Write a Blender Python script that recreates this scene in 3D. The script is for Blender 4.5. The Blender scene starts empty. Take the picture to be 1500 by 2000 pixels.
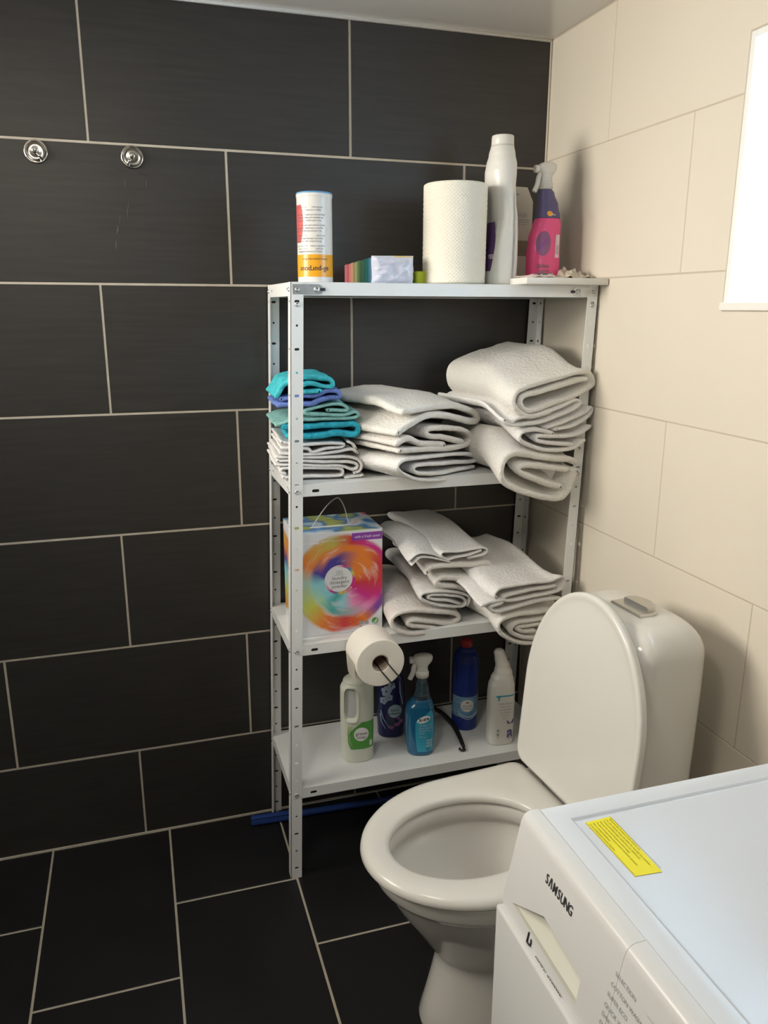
import bpy, bmesh, math, random
from mathutils import Vector, Matrix, noise
PI=math.pi; sin=math.sin; cos=math.cos
sc=bpy.context.scene; COL=sc.collection

# ------------------------------------------------------------------ camera, sky, lights, exposure
FPX=1539.775; YAW,PIT,ROL=.3047,-.2538,.0028; CPOS=Vector((-1.0776,-2.0116,1.4179))
Fv=Vector((sin(YAW)*cos(PIT),cos(YAW)*cos(PIT),sin(PIT)))
R0=Vector((cos(YAW),-sin(YAW),0)); U0=R0.cross(Fv)
Rv=R0*cos(ROL)+U0*sin(ROL); Uv=U0*cos(ROL)-R0*sin(ROL)
cd=bpy.data.cameras.new('camera'); cam=bpy.data.objects.new('camera',cd); COL.objects.link(cam)
cd.sensor_fit='VERTICAL'; cd.sensor_height=36; cd.sensor_width=27; cd.lens=FPX/2000*36; cd.clip_start=.02
M=Matrix((Rv,Uv,-Fv)).transposed().to_4x4(); M.translation=CPOS; cam.matrix_world=M
sc.camera=cam
w=bpy.data.worlds.new('sky'); sc.world=w; w.use_nodes=True
bg=w.node_tree.nodes['Background']; bg.inputs[0].default_value=(.50,.74,1.0,1); bg.inputs[1].default_value=18.0
def area(name,loc,target,sx,sy,power,color):
    l=bpy.data.lights.new(name,'AREA'); l.shape='RECTANGLE'; l.size=sx; l.size_y=sy; l.energy=power; l.color=color
    o=bpy.data.objects.new(name,l); COL.objects.link(o); o.location=loc
    o.rotation_euler=(Vector(target)-Vector(loc)).to_track_quat('-Z','Y').to_euler(); return o
hl=area('left_fill',(-2.22,-.60,1.74),(0,-.75,1.48),.7,.6,14,(1,.93,.82)); hl.data.spread=math.radians(100)  # soft fill added for the light from the left; no door is built
area('overhead_fill',(-1.35,-1.5,2.06),(-1.35,-1.5,0),.35,.35,9,(1,.91,.78))  # unseen overhead fill, added to brighten the upper wall; no fixture there
port=bpy.data.lights.new('window_portal','AREA'); port.shape='RECTANGLE'; port.size=.76; port.size_y=.45
port.cycles.is_portal=True
po=bpy.data.objects.new('window_portal',port); COL.objects.link(po); po.location=(.395,-1.117,1.655)
po.rotation_euler=Vector((-1,0,0)).to_track_quat('-Z','Z').to_euler()
vs=sc.view_settings; vs.view_transform='Standard'; vs.look='None'; vs.gamma=1; vs.use_curve_mapping=False; vs.exposure=0.0

def hit(u,v,ax,val):
    d=Fv+Rv*((u-750)/FPX)-Uv*((v-1000)/FPX); t=(val-CPOS[ax])/d[ax]; return CPOS+d*t
def hitp(u,v,p0,n):
    d=Fv+Rv*((u-750)/FPX)-Uv*((v-1000)/FPX); return CPOS+d*((p0-CPOS).dot(n)/d.dot(n))

# ------------------------------------------------------------------ materials
def mat(name,col,rough=.5,metal=0,spec=.5,trans=0,coat=0,sss=0,bump=0,bscale=50,bstretch=(1,1,1),var=0,vscale=4,vcol=None,vstretch=(1,1,1),ior=1.5,emit=None):
    m=bpy.data.materials.new(name); m.use_nodes=True; nt=m.node_tree; N=nt.nodes; L=nt.links; p=N['Principled BSDF']
    p.inputs['Base Color'].default_value=(*col,1); p.inputs['Roughness'].default_value=rough; p.inputs['Metallic'].default_value=metal
    p.inputs['Specular IOR Level'].default_value=spec; p.inputs['Transmission Weight'].default_value=trans; p.inputs['IOR'].default_value=ior
    p.inputs['Coat Weight'].default_value=coat
    if sss: p.inputs['Subsurface Weight'].default_value=sss; p.inputs['Subsurface Radius'].default_value=(.01,.01,.008)
    tc=N.new('ShaderNodeTexCoord')
    def nz(scale,stretch,detail=4):
        mp=N.new('ShaderNodeMapping'); mp.inputs['Scale'].default_value=stretch; L.new(tc.outputs['Object'],mp.inputs[0])
        t=N.new('ShaderNodeTexNoise'); t.inputs['Scale'].default_value=scale; t.inputs['Detail'].default_value=detail; L.new(mp.outputs[0],t.inputs['Vector']); return t
    if var:
        t=nz(vscale,vstretch,6); r=N.new('ShaderNodeMapRange'); r.inputs[1].default_value=.3; r.inputs[2].default_value=.7; L.new(t.outputs[0],r.inputs[0])
        mx=N.new('ShaderNodeMix'); mx.data_type='RGBA'; L.new(r.outputs[0],mx.inputs['Factor'])
        c2=vcol or tuple(min(1,c*(1+var)) for c in col); c1=tuple(c*(1-var) for c in col) if not vcol else col
        mx.inputs['A'].default_value=(*c1,1); mx.inputs['B'].default_value=(*c2,1); L.new(mx.outputs['Result'],p.inputs['Base Color'])
    if bump:
        t=nz(bscale,bstretch,5); b=N.new('ShaderNodeBump'); b.inputs['Strength'].default_value=bump; b.inputs['Distance'].default_value=.0035 if bump>.8 else .002
        L.new(t.outputs[0],b.inputs['Height']); L.new(b.outputs[0],p.inputs['Normal'])
    return m
MT={}
def mk(k,*a,**kw): MT[k]=mat(k,*a,**kw); return MT[k]
mk('dark_tile',(.029,.0275,.0255),.42,spec=.55,var=.18,vscale=6,vstretch=(1,8,14),bump=.06,bscale=160,bstretch=(1,6,6))
mk('dark_floor_tile',(.012,.012,.0135),.42,spec=.4,var=.2,vscale=5,bump=.12,bscale=180)
mk('dark_grout',(.50,.45,.37),.9,var=.1,vscale=30)
mk('cream_tile',(.69,.635,.54),.42,spec=.35,var=.02,vscale=3,bump=.03,bscale=40)
mk('cream_grout',(.50,.44,.355),.9)
mk('ceiling_white',(.72,.70,.66),.22,spec=.5)
mk('paint_white',(.82,.82,.80),.5)
mk('plain_wall',(.62,.56,.47),.6)
mk('white_metal',(.80,.82,.82),.38,spec=.5,bump=.02,bscale=120)
mk('zinc',(.55,.57,.58),.38,metal=.85,var=.15,vscale=60)
mk('chrome',(.62,.60,.57),.12,metal=1)
mk('satin_chrome',(.60,.59,.56),.3,metal=1)
mk('terry',(.78,.76,.72),.95,spec=.15,bump=1.0,bscale=130,var=.05,vscale=300)
mk('terry_pink',(.77,.735,.70),.95,spec=.15,bump=1.0,bscale=130,var=.05,vscale=300)
mk('linen',(.80,.79,.78),.95,spec=.15,bump=.85,bscale=150,var=.05,vscale=200)
mk('teal_cloth',(.07,.52,.60),.9,spec=.15,bump=.7,bscale=400,var=.25,vscale=90)
mk('turq_cloth',(.04,.42,.55),.9,spec=.15,bump=.7,bscale=400,var=.3,vscale=80)
mk('blue_cloth',(.16,.24,.58),.9,spec=.15,bump=.7,bscale=400,var=.2,vscale=90)
mk('mint_cloth',(.24,.48,.45),.9,spec=.15,bump=.7,bscale=400,var=.2,vscale=90)
mk('ceramic',(.68,.665,.625),.10,spec=.5,coat=.3)
mk('seat_plastic',(.70,.688,.645),.22,spec=.45)
mk('washer_white',(.63,.635,.63),.28,spec=.45)
mk('washer_top',(.62,.655,.70),.2,spec=.5)
mk('washer_recess',(.50,.50,.43),.4)
mk('ink',(.03,.03,.035),.6)
mk('grey_ink',(.17,.17,.18),.6)
mk('mid_ink',(.35,.36,.38),.6)
mk('white_ink',(.85,.85,.86),.5)
mk('white_plastic',(.74,.73,.69),.32,spec=.5)
mk('hdpe',(.66,.69,.60),.38,spec=.45,sss=.15)
mk('hdpe_grip',(.50,.53,.52),.4)
mk('paper',(.80,.77,.70),.95,spec=.1,bump=.25,bscale=70)
mk('cardboard_core',(.36,.29,.24),.9)
mk('white_card',(.78,.79,.82),.45)
mk('black_wire',(.012,.012,.012),.4)
mk('black_plastic',(.015,.017,.016),.4)
mk('green_label',(.09,.34,.06),.4)
mk('pale_green',(.38,.62,.24),.4)
mk('purple',(.09,.035,.14),.4)
mk('violet_banner',(.27,.05,.38),.4)
mk('pink_plastic',(.82,.09,.26),.25,spec=.5)
mk('dark_pink',(.28,.10,.24),.35)
mk('navy_sleeve',(.10,.085,.20),.35)
mk('pale_pink',(.80,.62,.68),.4)
mk('blue_liquid',(.012,.17,.36),.12,spec=.5,trans=.25,coat=.3)
mk('clear_neck',(.10,.17,.22),.1,spec=.5,trans=.65)
mk('aqua_label',(.035,.35,.52),.4,var=.15,vscale=8)
mk('cobalt_plastic',(.014,.034,.23),.3,spec=.5)
mk('blue_label',(.05,.20,.42),.35,var=.3,vscale=18,vcol=(.25,.42,.56),vstretch=(1,1,3))
mk('pale_blue',(.42,.56,.66),.4)
mk('navy_plastic',(.012,.018,.10),.3,spec=.5)
mk('flower',(.36,.46,.60),.5)
mk('rose',(.33,.12,.30),.5)
mk('red_cap',(.45,.03,.035),.4)
mk('orange',(.80,.36,.02),.3)
mk('red_ink',(.55,.10,.10),.35)
mk('can_white',(.72,.70,.66),.28,spec=.5)
mk('can_lid',(.12,.33,.58),.4)
mk('grey_card',(.62,.60,.54),.6)
mk('brown_window',(.24,.20,.15),.5)
mk('yellow_sticker',(.80,.72,.02),.5)
mk('yellow_ink',(.30,.24,.01),.6)
mk('broom_blue',(.020,.060,.27),.45)
mk('film',(.66,.67,.78),.18,spec=.6,bump=.6,bscale=60)
mk('crumple',(.62,.56,.46),.6,bump=.5,bscale=80)
mk('pale_cloth',(.66,.52,.50),.9,bump=.4,bscale=300)
mk('glass',(1,1,1),.0)
_nt=MT['glass'].node_tree; _t=_nt.nodes.new('ShaderNodeBsdfTransparent'); _g=_nt.nodes.new('ShaderNodeBsdfGlossy'); _g.inputs['Roughness'].default_value=.02
_m=_nt.nodes.new('ShaderNodeMixShader'); _m.inputs[0].default_value=.06; _nt.links.new(_t.outputs[0],_m.inputs[1]); _nt.links.new(_g.outputs[0],_m.inputs[2]); _nt.links.new(_m.outputs[0],_nt.nodes['Material Output'].inputs[0])
mk('frame_white',(.80,.78,.74),.35)
for i,c in enumerate([(.40,.10,.12),(.42,.12,.13),(.36,.22,.12),(.30,.30,.14),(.16,.34,.17),(.17,.36,.20),(.06,.30,.27),(.05,.26,.36),(.16,.18,.33)]): mk('sponge%d'%i,c,.9,bump=.5,bscale=200)
mk('lime_sponge',(.42,.48,.03),.9,bump=.5,bscale=200)
mk('yellow_sponge',(.75,.50,.03),.9,bump=.5,bscale=200)

# ------------------------------------------------------------------ mesh helpers
def link(name,bm,m=None,parent=None,smooth=35,**props):
    if smooth:
        for f in bm.faces: f.smooth=True
        a=math.radians(smooth)
        for e in bm.edges:
            if len(e.link_faces)==2 and e.calc_face_angle(0)>a: e.smooth=False
    me=bpy.data.meshes.new(name); bm.to_mesh(me); bm.free()
    ms=m if isinstance(m,(list,tuple)) else [m]
    for x in ms:
        if x: me.materials.append(MT[x] if isinstance(x,str) else x)
    o=bpy.data.objects.new(name,me); COL.objects.link(o)
    if parent is not None: o.parent=parent
    for k,v in props.items(): o[k]=v
    return o
def thing(name,label,cat,loc=(0,0,0),rz=0,group=None):
    o=bpy.data.objects.new(name,None); COL.objects.link(o); o.location=loc; o.rotation_euler=(0,0,rz); o.empty_display_size=.05
    o['label']=label; o['category']=cat
    if group: o['group']=group
    return o
def tag(o,label,cat,group=None):
    o['label']=label; o['category']=cat
    if group: o['group']=group
    return o
def recenter(o):
    me=o.data; xs=[v.co for v in me.vertices]
    c=Vector(((min(v.x for v in xs)+max(v.x for v in xs))/2,(min(v.y for v in xs)+max(v.y for v in xs))/2,min(v.z for v in xs)))
    me.transform(Matrix.Translation(-c)); o.location=o.location+c; return o
def merge(bm,b2,mi=0,T=None):
    vm={}
    for v in b2.verts: vm[v]=bm.verts.new(T@v.co if T else v.co)
    for f in b2.faces:
        try: nf=bm.faces.new([vm[v] for v in f.verts]); nf.material_index=mi if mi else f.material_index
        except ValueError: pass
    b2.free()
def box(bm,lo,hi,bev=0,seg=2,mi=0,T=None):
    b=bmesh.new(); bmesh.ops.create_cube(b,size=1)
    for v in b.verts: v.co=Vector([(lo[i]+hi[i])/2+v.co[i]*(hi[i]-lo[i]) for i in range(3)])
    if bev: bmesh.ops.bevel(b,geom=b.edges[:],offset=bev,segments=seg,affect='EDGES',profile=.5)
    merge(bm,b,mi,T); return bm
def nb(): return bmesh.new()
def lathe(bm,prof,n=32,T=None,mi=0,cap=True):
    b=bmesh.new(); rings=[]
    for r,z in prof:
        rings.append([b.verts.new((r*cos(2*PI*i/n),r*sin(2*PI*i/n),z)) for i in range(n)])
    for a,c in zip(rings,rings[1:]):
        for i in range(n): b.faces.new((a[i],a[(i+1)%n],c[(i+1)%n],c[i]))
    if cap:
        if prof[0][0]>1e-4: b.faces.new(rings[0][::-1])
        if prof[-1][0]>1e-4: b.faces.new(rings[-1])
    bmesh.ops.remove_doubles(b,verts=b.verts[:],dist=1e-6)
    merge(bm,b,mi,T); return bm
def catmull(pts,n=8,closed=False):
    pts=[Vector(p) for p in pts]; out=[]; k=len(pts)
    rng=range(k if closed else k-1)
    for i in rng:
        g=lambda j: pts[j%k] if closed else pts[max(0,min(k-1,j))]
        p0,p1,p2,p3=g(i-1),g(i),g(i+1),g(i+2)
        for s in range(n):
            t=s/n; out.append(.5*((2*p1)+(p2-p0)*t+(2*p0-5*p1+4*p2-p3)*t*t+(3*p1-p0-3*p2+p3)*t**3))
    if not closed: out.append(pts[-1].copy())
    return out
def resample(P,d):
    L=[0]
    for a,b in zip(P,P[1:]): L.append(L[-1]+(b-a).length)
    n=max(6,int(L[-1]/d)); out=[]; j=0
    for i in range(n+1):
        s=L[-1]*i/n
        while j<len(L)-2 and L[j+1]<s: j+=1
        t=(s-L[j])/max(1e-9,L[j+1]-L[j]); out.append(P[j].lerp(P[j+1],t))
    return out
def tube(bm,pts,r,n=8,mi=0,flat=1.0,up=Vector((0,0,1))):
    pts=[Vector(p) for p in pts]; rings=[]; N=len(pts)
    prev=None
    for i,p in enumerate(pts):
        d=(pts[min(i+1,N-1)]-pts[max(i-1,0)]).normalized()
        if prev is None:
            a=d.cross(up)
            if a.length<.05: a=d.cross(Vector((1,0,0)))
        else: a=prev-d*prev.dot(d)
        a.normalize(); prev=a; b=d.cross(a); rr=r[i] if isinstance(r,(list,tuple)) else r
        rings.append([bm.verts.new(p+a*rr*cos(2*PI*k/n)+b*rr*flat*sin(2*PI*k/n)) for k in range(n)])
    for A,B in zip(rings,rings[1:]):
        for k in range(n):
            f=bm.faces.new((A[k],A[(k+1)%n],B[(k+1)%n],B[k])); f.material_index=mi
    bm.faces.new(rings[0][::-1]).material_index=mi; bm.faces.new(rings[-1]).material_index=mi
    return bm
LIN=set()
def interp(tab,z):
    if z<=tab[0][0]: return tab[0][1:]
    for a,b in zip(tab,tab[1:]):
        if z<=b[0]:
            t=(z-a[0])/(b[0]-a[0]); t=t if id(tab) in LIN else t*t*(3-2*t)
            return tuple(a[i]+(b[i]-a[i])*t for i in range(1,len(a)))
    return tab[-1][1:]
class Loft:
    """bottle body: table rows (z, cx, cy, rx, ry, n) with superellipse exponent n"""
    def __init__(s,tab,lin=False):
        if lin: interp.__globals__['LIN'].add(id(tab))
        s.tab=tab; s.z0=tab[0][0]; s.z1=tab[-1][0]
    def pt(s,th,z,off=0):
        cx,cy,rx,ry,n=interp(s.tab,z); c,q=cos(th),sin(th)
        k=(abs(c)**n+abs(q)**n)**(-1/n)
        return Vector((cx+(rx+off)*c*k,cy+(ry+off)*q*k,z))
    def body(s,bm,nt=48,nz=50,mod=None,mi=0):
        rings=[]; zs=[s.z0+(s.z1-s.z0)*i/nz for i in range(nz+1)]
        for r in s.tab:
            if all(abs(r[0]-z)>1e-4 for z in zs): zs.append(r[0])
        zs.sort()
        for z in zs:
            ring=[]
            for i in range(nt):
                p=s.pt(2*PI*i/nt,z)
                if mod: p=mod(p,2*PI*i/nt,z)
                ring.append(bm.verts.new(p))
            rings.append(ring)
        for A,B in zip(rings,rings[1:]):
            for i in range(nt): bm.faces.new((A[i],A[(i+1)%nt],B[(i+1)%nt],B[i])).material_index=mi
        bm.faces.new(rings[0][::-1]).material_index=mi; bm.faces.new(rings[-1]).material_index=mi
        return bm
    def wrap(s,th0,off=.0006):
        """map label (x metres, z) to the surface around angle th0 (arc length walked to the right as seen from outside)"""
        cache={}
        def f(x,z):
            key=round(z,4)
            if key not in cache:
                L=[]; st=.02; a=s.pt(th0,z); acc=0; L.append((0,0))
                for k in range(1,90):
                    b=s.pt(th0+k*st,z); acc+=(b-a).length; a=b; L.append((acc,k*st))
                a=s.pt(th0,z); acc=0; Lm=[(0,0)]
                for k in range(1,90):
                    b=s.pt(th0-k*st,z); acc+=(b-a).length; a=b; Lm.append((acc,-k*st))
                cache[key]=(L,Lm)
            L=cache[key][0 if x>=0 else 1]; ax=abs(x)
            for (l0,t0),(l1,t1) in zip(L,L[1:]):
                if ax<=l1: th=t0+(t1-t0)*(ax-l0)/max(1e-9,l1-l0); break
            else: th=L[-1][1]
            return s.pt(th0+th,z,off)
        return f
def rectpatch(bm,f,x0,x1,z0,z1,nx=16,nz=10,mi=0,shape=None):
    g=[[bm.verts.new(f(*( (x0+(x1-x0)*i/nx,z0+(z1-z0)*j/nz) if not shape else shape(i/nx,j/nz)))) for i in range(nx+1)] for j in range(nz+1)]
    for j in range(nz):
        for i in range(nx): bm.faces.new((g[j][i],g[j][i+1],g[j+1][i+1],g[j+1][i])).material_index=mi
    return bm
def discpatch(bm,f,x,z,rx,rz,n=28,rings=4,mi=0,r0=0):
    R=[]
    for k in range(rings+1):
        q=r0+(1-r0)*k/rings
        R.append([bm.verts.new(f(x+rx*q*cos(2*PI*i/n),z+rz*q*sin(2*PI*i/n))) for i in range(n)] if q>0 else [bm.verts.new(f(x,z))])
    for A,B in zip(R,R[1:]):
        for i in range(n):
            if len(A)==1: bm.faces.new((A[0],B[i],B[(i+1)%n])).material_index=mi
            else: bm.faces.new((A[i],B[i],B[(i+1)%n],A[(i+1)%n])).material_index=mi
    return bm
def text(bm,s,f,x,z,size,align='CENTER',mi=0,bold=0,sx=1,flip=False,shear=0):
    c=bpy.data.curves.new('t','FONT'); c.body=s; c.size=size; c.align_x=align; c.resolution_u=3; c.offset=bold*size; c.shear=shear
    o=bpy.data.objects.new('t',c); COL.objects.link(o); dg=bpy.context.evaluated_depsgraph_get(); dg.update()
    me=bpy.data.meshes.new_from_object(o.evaluated_get(dg)); vs_=[]
    for v in me.vertices:
        px,pz=v.co.x*sx,v.co.y
        if flip: px,pz=-px,-pz
        vs_.append(bm.verts.new(f(x+px,z+pz)))
    for p in me.polygons:
        try: bm.faces.new([vs_[i] for i in p.vertices]).material_index=mi
        except ValueError: pass
    COL.objects.unlink(o); bpy.data.objects.remove(o); bpy.data.curves.remove(c); bpy.data.meshes.remove(me)
    return bm
def plane_map(o,ux,uz): 
    o,ux,uz=Vector(o),Vector(ux),Vector(uz); return lambda x,z:o+ux*x+uz*z

# ------------------------------------------------------------------ room shell
XL,YF,ZC=-2.3,-3.2,2.078
def tile_mesh(P0,ux,uy,n,rect,holes=(),th=.008,gap=.0048,bev=.0010):
    """rect in wall coords; holes cut away; front surface on the plane, body behind it"""
    x0,y0,x1,y1=rect; g=gap/2; x0+=g;y0+=g;x1-=g;y1-=g
    if x1-x0<.004 or y1-y0<.004: return None
    hs=[h for h in holes if h[0]<x1 and h[2]>x0 and h[1]<y1 and h[3]>y0]
    xs=sorted({x0,x1,*[c for h in hs for c in(h[0],h[2]) if x0<c<x1]}); ys=sorted({y0,y1,*[c for h in hs for c in(h[1],h[3]) if y0<c<y1]})
    b=bmesh.new(); V={}
    def v(x,y):
        if (x,y) not in V: V[(x,y)]=b.verts.new(P0+ux*x+uy*y)
        return V[(x,y)]
    for xa,xb in zip(xs,xs[1:]):
        for ya,yb in zip(ys,ys[1:]):
            cx,cy=(xa+xb)/2,(ya+yb)/2
            if any(h[0]<cx<h[2] and h[1]<cy<h[3] for h in hs): continue
            b.faces.new((v(xa,ya),v(xb,ya),v(xb,yb),v(xa,yb)))
    if not b.faces: b.free(); return None
    bmesh.ops.dissolve_limit(b,angle_limit=.01,verts=b.verts[:],edges=b.edges[:])
    b.normal_update()
    if b.faces[:][0].normal.dot(n)<0: bmesh.ops.reverse_faces(b,faces=b.faces[:])
    front=b.faces[:]
    r=bmesh.ops.extrude_face_region(b,geom=front); 
    nv=[e for e in r['geom'] if isinstance(e,bmesh.types.BMVert)]
    for q in nv: q.co+=n*th
    bmesh.ops.recalc_face_normals(b,faces=b.faces[:])
    top={q for q in nv}
    be=[e for e in b.edges if e.verts[0] in top and e.verts[1] in top]
    bmesh.ops.bevel(b,geom=be,offset=bev,segments=1,affect='EDGES')
    return b
def wall_tiles(parent,P0,ux,uy,n,rects,m,holes=(),gap=.0048,seed=1):
    rnd=random.Random(seed)
    for rc in rects:
        b=tile_mesh(P0,ux,uy,n,rc,holes,gap=gap)
        if b: 
            off=n*rnd.uniform(-.0004,.0003)
            for q in b.verts: q.co+=off
            link('tile',b,m,parent,smooth=0)
H=.303; TW=.603; X0=-1.1368; ZJ=1.772; TH=.008
X_,Y_,Z_=Vector((1,0,0)),Vector((0,1,0)),Vector((0,0,1))
b=nb(); box(b,(XL-.1,.0012,-.1),(.5,.12,ZC+.1)); wb=link('wall_back',b,'dark_grout',smooth=0,kind='structure')
rects=[]
zs=[0]+[ZJ-k*H for k in range(5,-1,-1)]+[ZC-.004]
for r in range(7):            # r=0 lowest
    k=6-r; phase={0:0,1:1,2:0,3:1,4:0,5:1,6:0}[k]
    z0,z1=zs[r],zs[r+1]; x=X0+phase*TW/2
    xs=[x+i*TW for i in range(-4,4)]; xs=[q for q in xs if XL<q<-.012]; xs=[XL]+xs+[-.002]
    for a,c in zip(xs,xs[1:]): rects.append((a,z0,c,z1))
wall_tiles(wb,Vector((0,TH,0)),X_,Z_,-Y_,rects,'dark_tile',gap=.0052,seed=3)
# right wall: cream tiles, deep window niche
WY0,WY1,WZ0,WZ1=-1.507,-.727,1.423,1.888; WD=.39
b=nb()
for lo,hi in [((.0008,YF-.1,-.1),(WD+.02,.12,WZ0)),((.0008,YF-.1,WZ1),(WD+.02,.12,ZC+.1)),((.0008,YF-.1,WZ0),(WD+.02,WY0,WZ1)),((.0008,WY1,WZ0),(WD+.02,.12,WZ1))]: box(b,lo,hi)
wr=link('wall_right',b,'cream_grout',smooth=0,kind='structure')
rects=[]; ZR=ZJ+.0174; D0=.2904
zs=[0]+[ZR-k*H for k in range(5,-1,-1)]+[ZC-.002]
for r in range(7):
    k=6-r; phase={0:0,1:1,2:0,3:1,4:2,5:1,6:0}[k]%2
    ys=[-(D0+phase*TW/2)-i*TW for i in range(-1,6)]; ys=sorted([q for q in ys if YF<q<-.01]+[YF,-.001])
    for a,c in zip(ys,ys[1:]): rects.append((a,zs[r],c,zs[r+1]))
wall_tiles(wr,Vector((TH,0,0)),Y_,Z_,-X_,rects,'cream_tile',holes=[(WY0-.002,WZ0-.010,WY1+.002,WZ1+.002)],gap=.0022,seed=5)
# window 1: plastered reveal, sill board, frame and pane at the outer face
win=bpy.data.objects.new('window_1',None); COL.objects.link(win); win.location=(0,(WY0+WY1)/2,WZ0); win['kind']='structure'
def wpart(nm,lo,hi,m,bev=.001):
    b=nb(); box(b,lo,hi,bev); o=link(nm,b,m,win,smooth=0); o.matrix_parent_inverse=Matrix.Translation(-win.location); return o
wpart('reveal',(-.0005,WY1-.012,WZ0),(WD-.05,WY1-.0005,WZ1-.0005),'paint_white')
wpart('reveal',(-.0005,WY0+.0005,WZ0),(WD-.05,WY0+.012,WZ1-.0005),'paint_white')
wpart('reveal',(-.0005,WY0+.012,WZ1-.012),(WD-.05,WY1-.012,WZ1-.0005),'paint_white')
wpart('sill',(-.006,WY0-.004,WZ0-.009),(WD-.05,WY1+.004,WZ0+.006),'frame_white',.002)
for lo,hi in [((WD-.05,WY0,WZ0-.005),(WD,WY1,WZ0+.045)),((WD-.05,WY0,WZ1-.04),(WD,WY1,WZ1)),((WD-.05,WY0,WZ0+.045),(WD,WY0+.04,WZ1-.04)),((WD-.05,WY1-.04,WZ0+.045),(WD,WY1,WZ1-.04))]: wpart('window_frame',lo,hi,'frame_white',.003)
wpart('pane',(WD-.03,WY0+.038,WZ0+.043),(WD-.026,WY1-.038,WZ1-.038),'glass',0)
# floor
b=nb(); box(b,(XL-.1,YF-.1,-.1),(.1,.1,-.0012)); fl=link('floor',b,'dark_grout',smooth=0,kind='structure')
rects=[]; FX0=-1.3768; cut={-1:-.262,0:-.53,1:-.302,2:-.528,3:-.33,4:-.60}
cols=[FX0+k*H for k in range(-4,5)]
for k in range(-4,5):
    xa,xb=FX0+k*H,FX0+(k+1)*H; xb=min(xb,-.002); xa=max(xa,XL)
    if xb-xa<.01: continue
    y0={-1:-.2855,0:-.532,1:-.302,2:-.528}.get(k,-.30-.115*(k%3))
    ys=sorted({-.003,YF,*[y0-i*TW for i in range(6) if y0-i*TW>YF]})
    for a,c in zip(ys,ys[1:]): rects.append((xa,a,xb,c))
wall_tiles(fl,Vector((0,0,-TH)),X_,Y_,Z_,rects,'dark_floor_tile',gap=.0052,seed=9)
b=nb(); box(b,(XL-.1,YF-.1,ZC),(.1,.1,ZC+.08)); link('ceiling',b,'ceiling_white',smooth=0,kind='structure')
b=nb(); box(b,(XL-.1,YF-.1,-.1),(XL,.1,ZC+.1)); link('wall_left',b,'plain_wall',smooth=0,kind='structure')
b=nb(); box(b,(XL-.1,YF-.1,-.1),(.1,YF,ZC+.1)); link('wall_front',b,'plain_wall',smooth=0,kind='structure')
b=nb(); tube(b,[(XL,-.002,ZC-.003),(-.002,-.002,ZC-.003)],.0045,6); link('trim_1',b,'frame_white',kind='structure')
b=nb(); tube(b,[(-.0025,-.0025,0),(-.0025,-.0025,ZC)],.003,6); link('trim_2',b,'cream_tile',kind='structure')
b=nb(); tube(b,[(XL,-.001,.001),(-.002,-.001,.001)],.003,6); link('trim_3',b,'dark_grout',kind='structure')

# ------------------------------------------------------------------ towel-hook rosettes on the dark wall
def hook(x,z,spin,label):
    t=thing('wall_hook',label,'hook',(x,0,z),0,'chrome wall hooks')
    T=Matrix.Rotation(PI/2,4,'X')
    b=nb(); lathe(b,[(.0245,.0),(.0245,.003),(.0236,.0046),(.0222,.0050),(.0212,.0036),(.012,.0046),(.0,.005)],40,T); link('base_plate',b,'chrome',t)
    b=nb(); lathe(b,[(.0045,.004),(.004,.010),(.0038,.015),(.0045,.017),(.0068,.0185),(.0076,.0205),(.0068,.0225),(.004,.0238),(0,.024)],28,T)
    link('peg',b,'chrome',t)
    b=nb(); a=spin; tube(b,[(0,-.006,0),(.007*cos(a),-.008,.007*sin(a)),(.012*cos(a),-.012,.012*sin(a)),(.0130*cos(a),-.016,.0130*sin(a))],.0026,10); link('lower_peg',b,'chrome',t)
p=hit(70,296,1,0); hook(p.x,p.z,-.9,'round chrome wall hook on dark tile, the left one of the pair')
p=hit(258,307,1,0); hook(p.x,p.z,-2.2,'round chrome wall hook on dark tile above faint drip marks')

mk('limescale',(.085,.082,.074),.7)
rnd=random.Random(8)
for (u0,v0,u1,v1,wd_) in [(226,330,252,336,.0016),(262,334,290,345,.0014),(243,346,246,372,.0012),(251,392,249,428,.0013),(235,418,234,436,.0012),(231,440,229,458,.0026),(228,468,226,488,.0018),(287,352,285,366,.0016)]:
    p,q=hit(u0,v0,1,0),hit(u1,v1,1,0); b=nb(); pts=[p.lerp(q,i/5)+Vector((rnd.uniform(-.001,.001),-.0002,0)) for i in range(6)]
    tube(b,pts,[wd_*.5*(.3+sin(PI*i/5)) for i in range(6)],6,flat=.12,up=Vector((0,0,1)) if abs(u1-u0)>10 else Vector((0,1,0))); link('limescale_drip',b,'limescale',wb)

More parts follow.
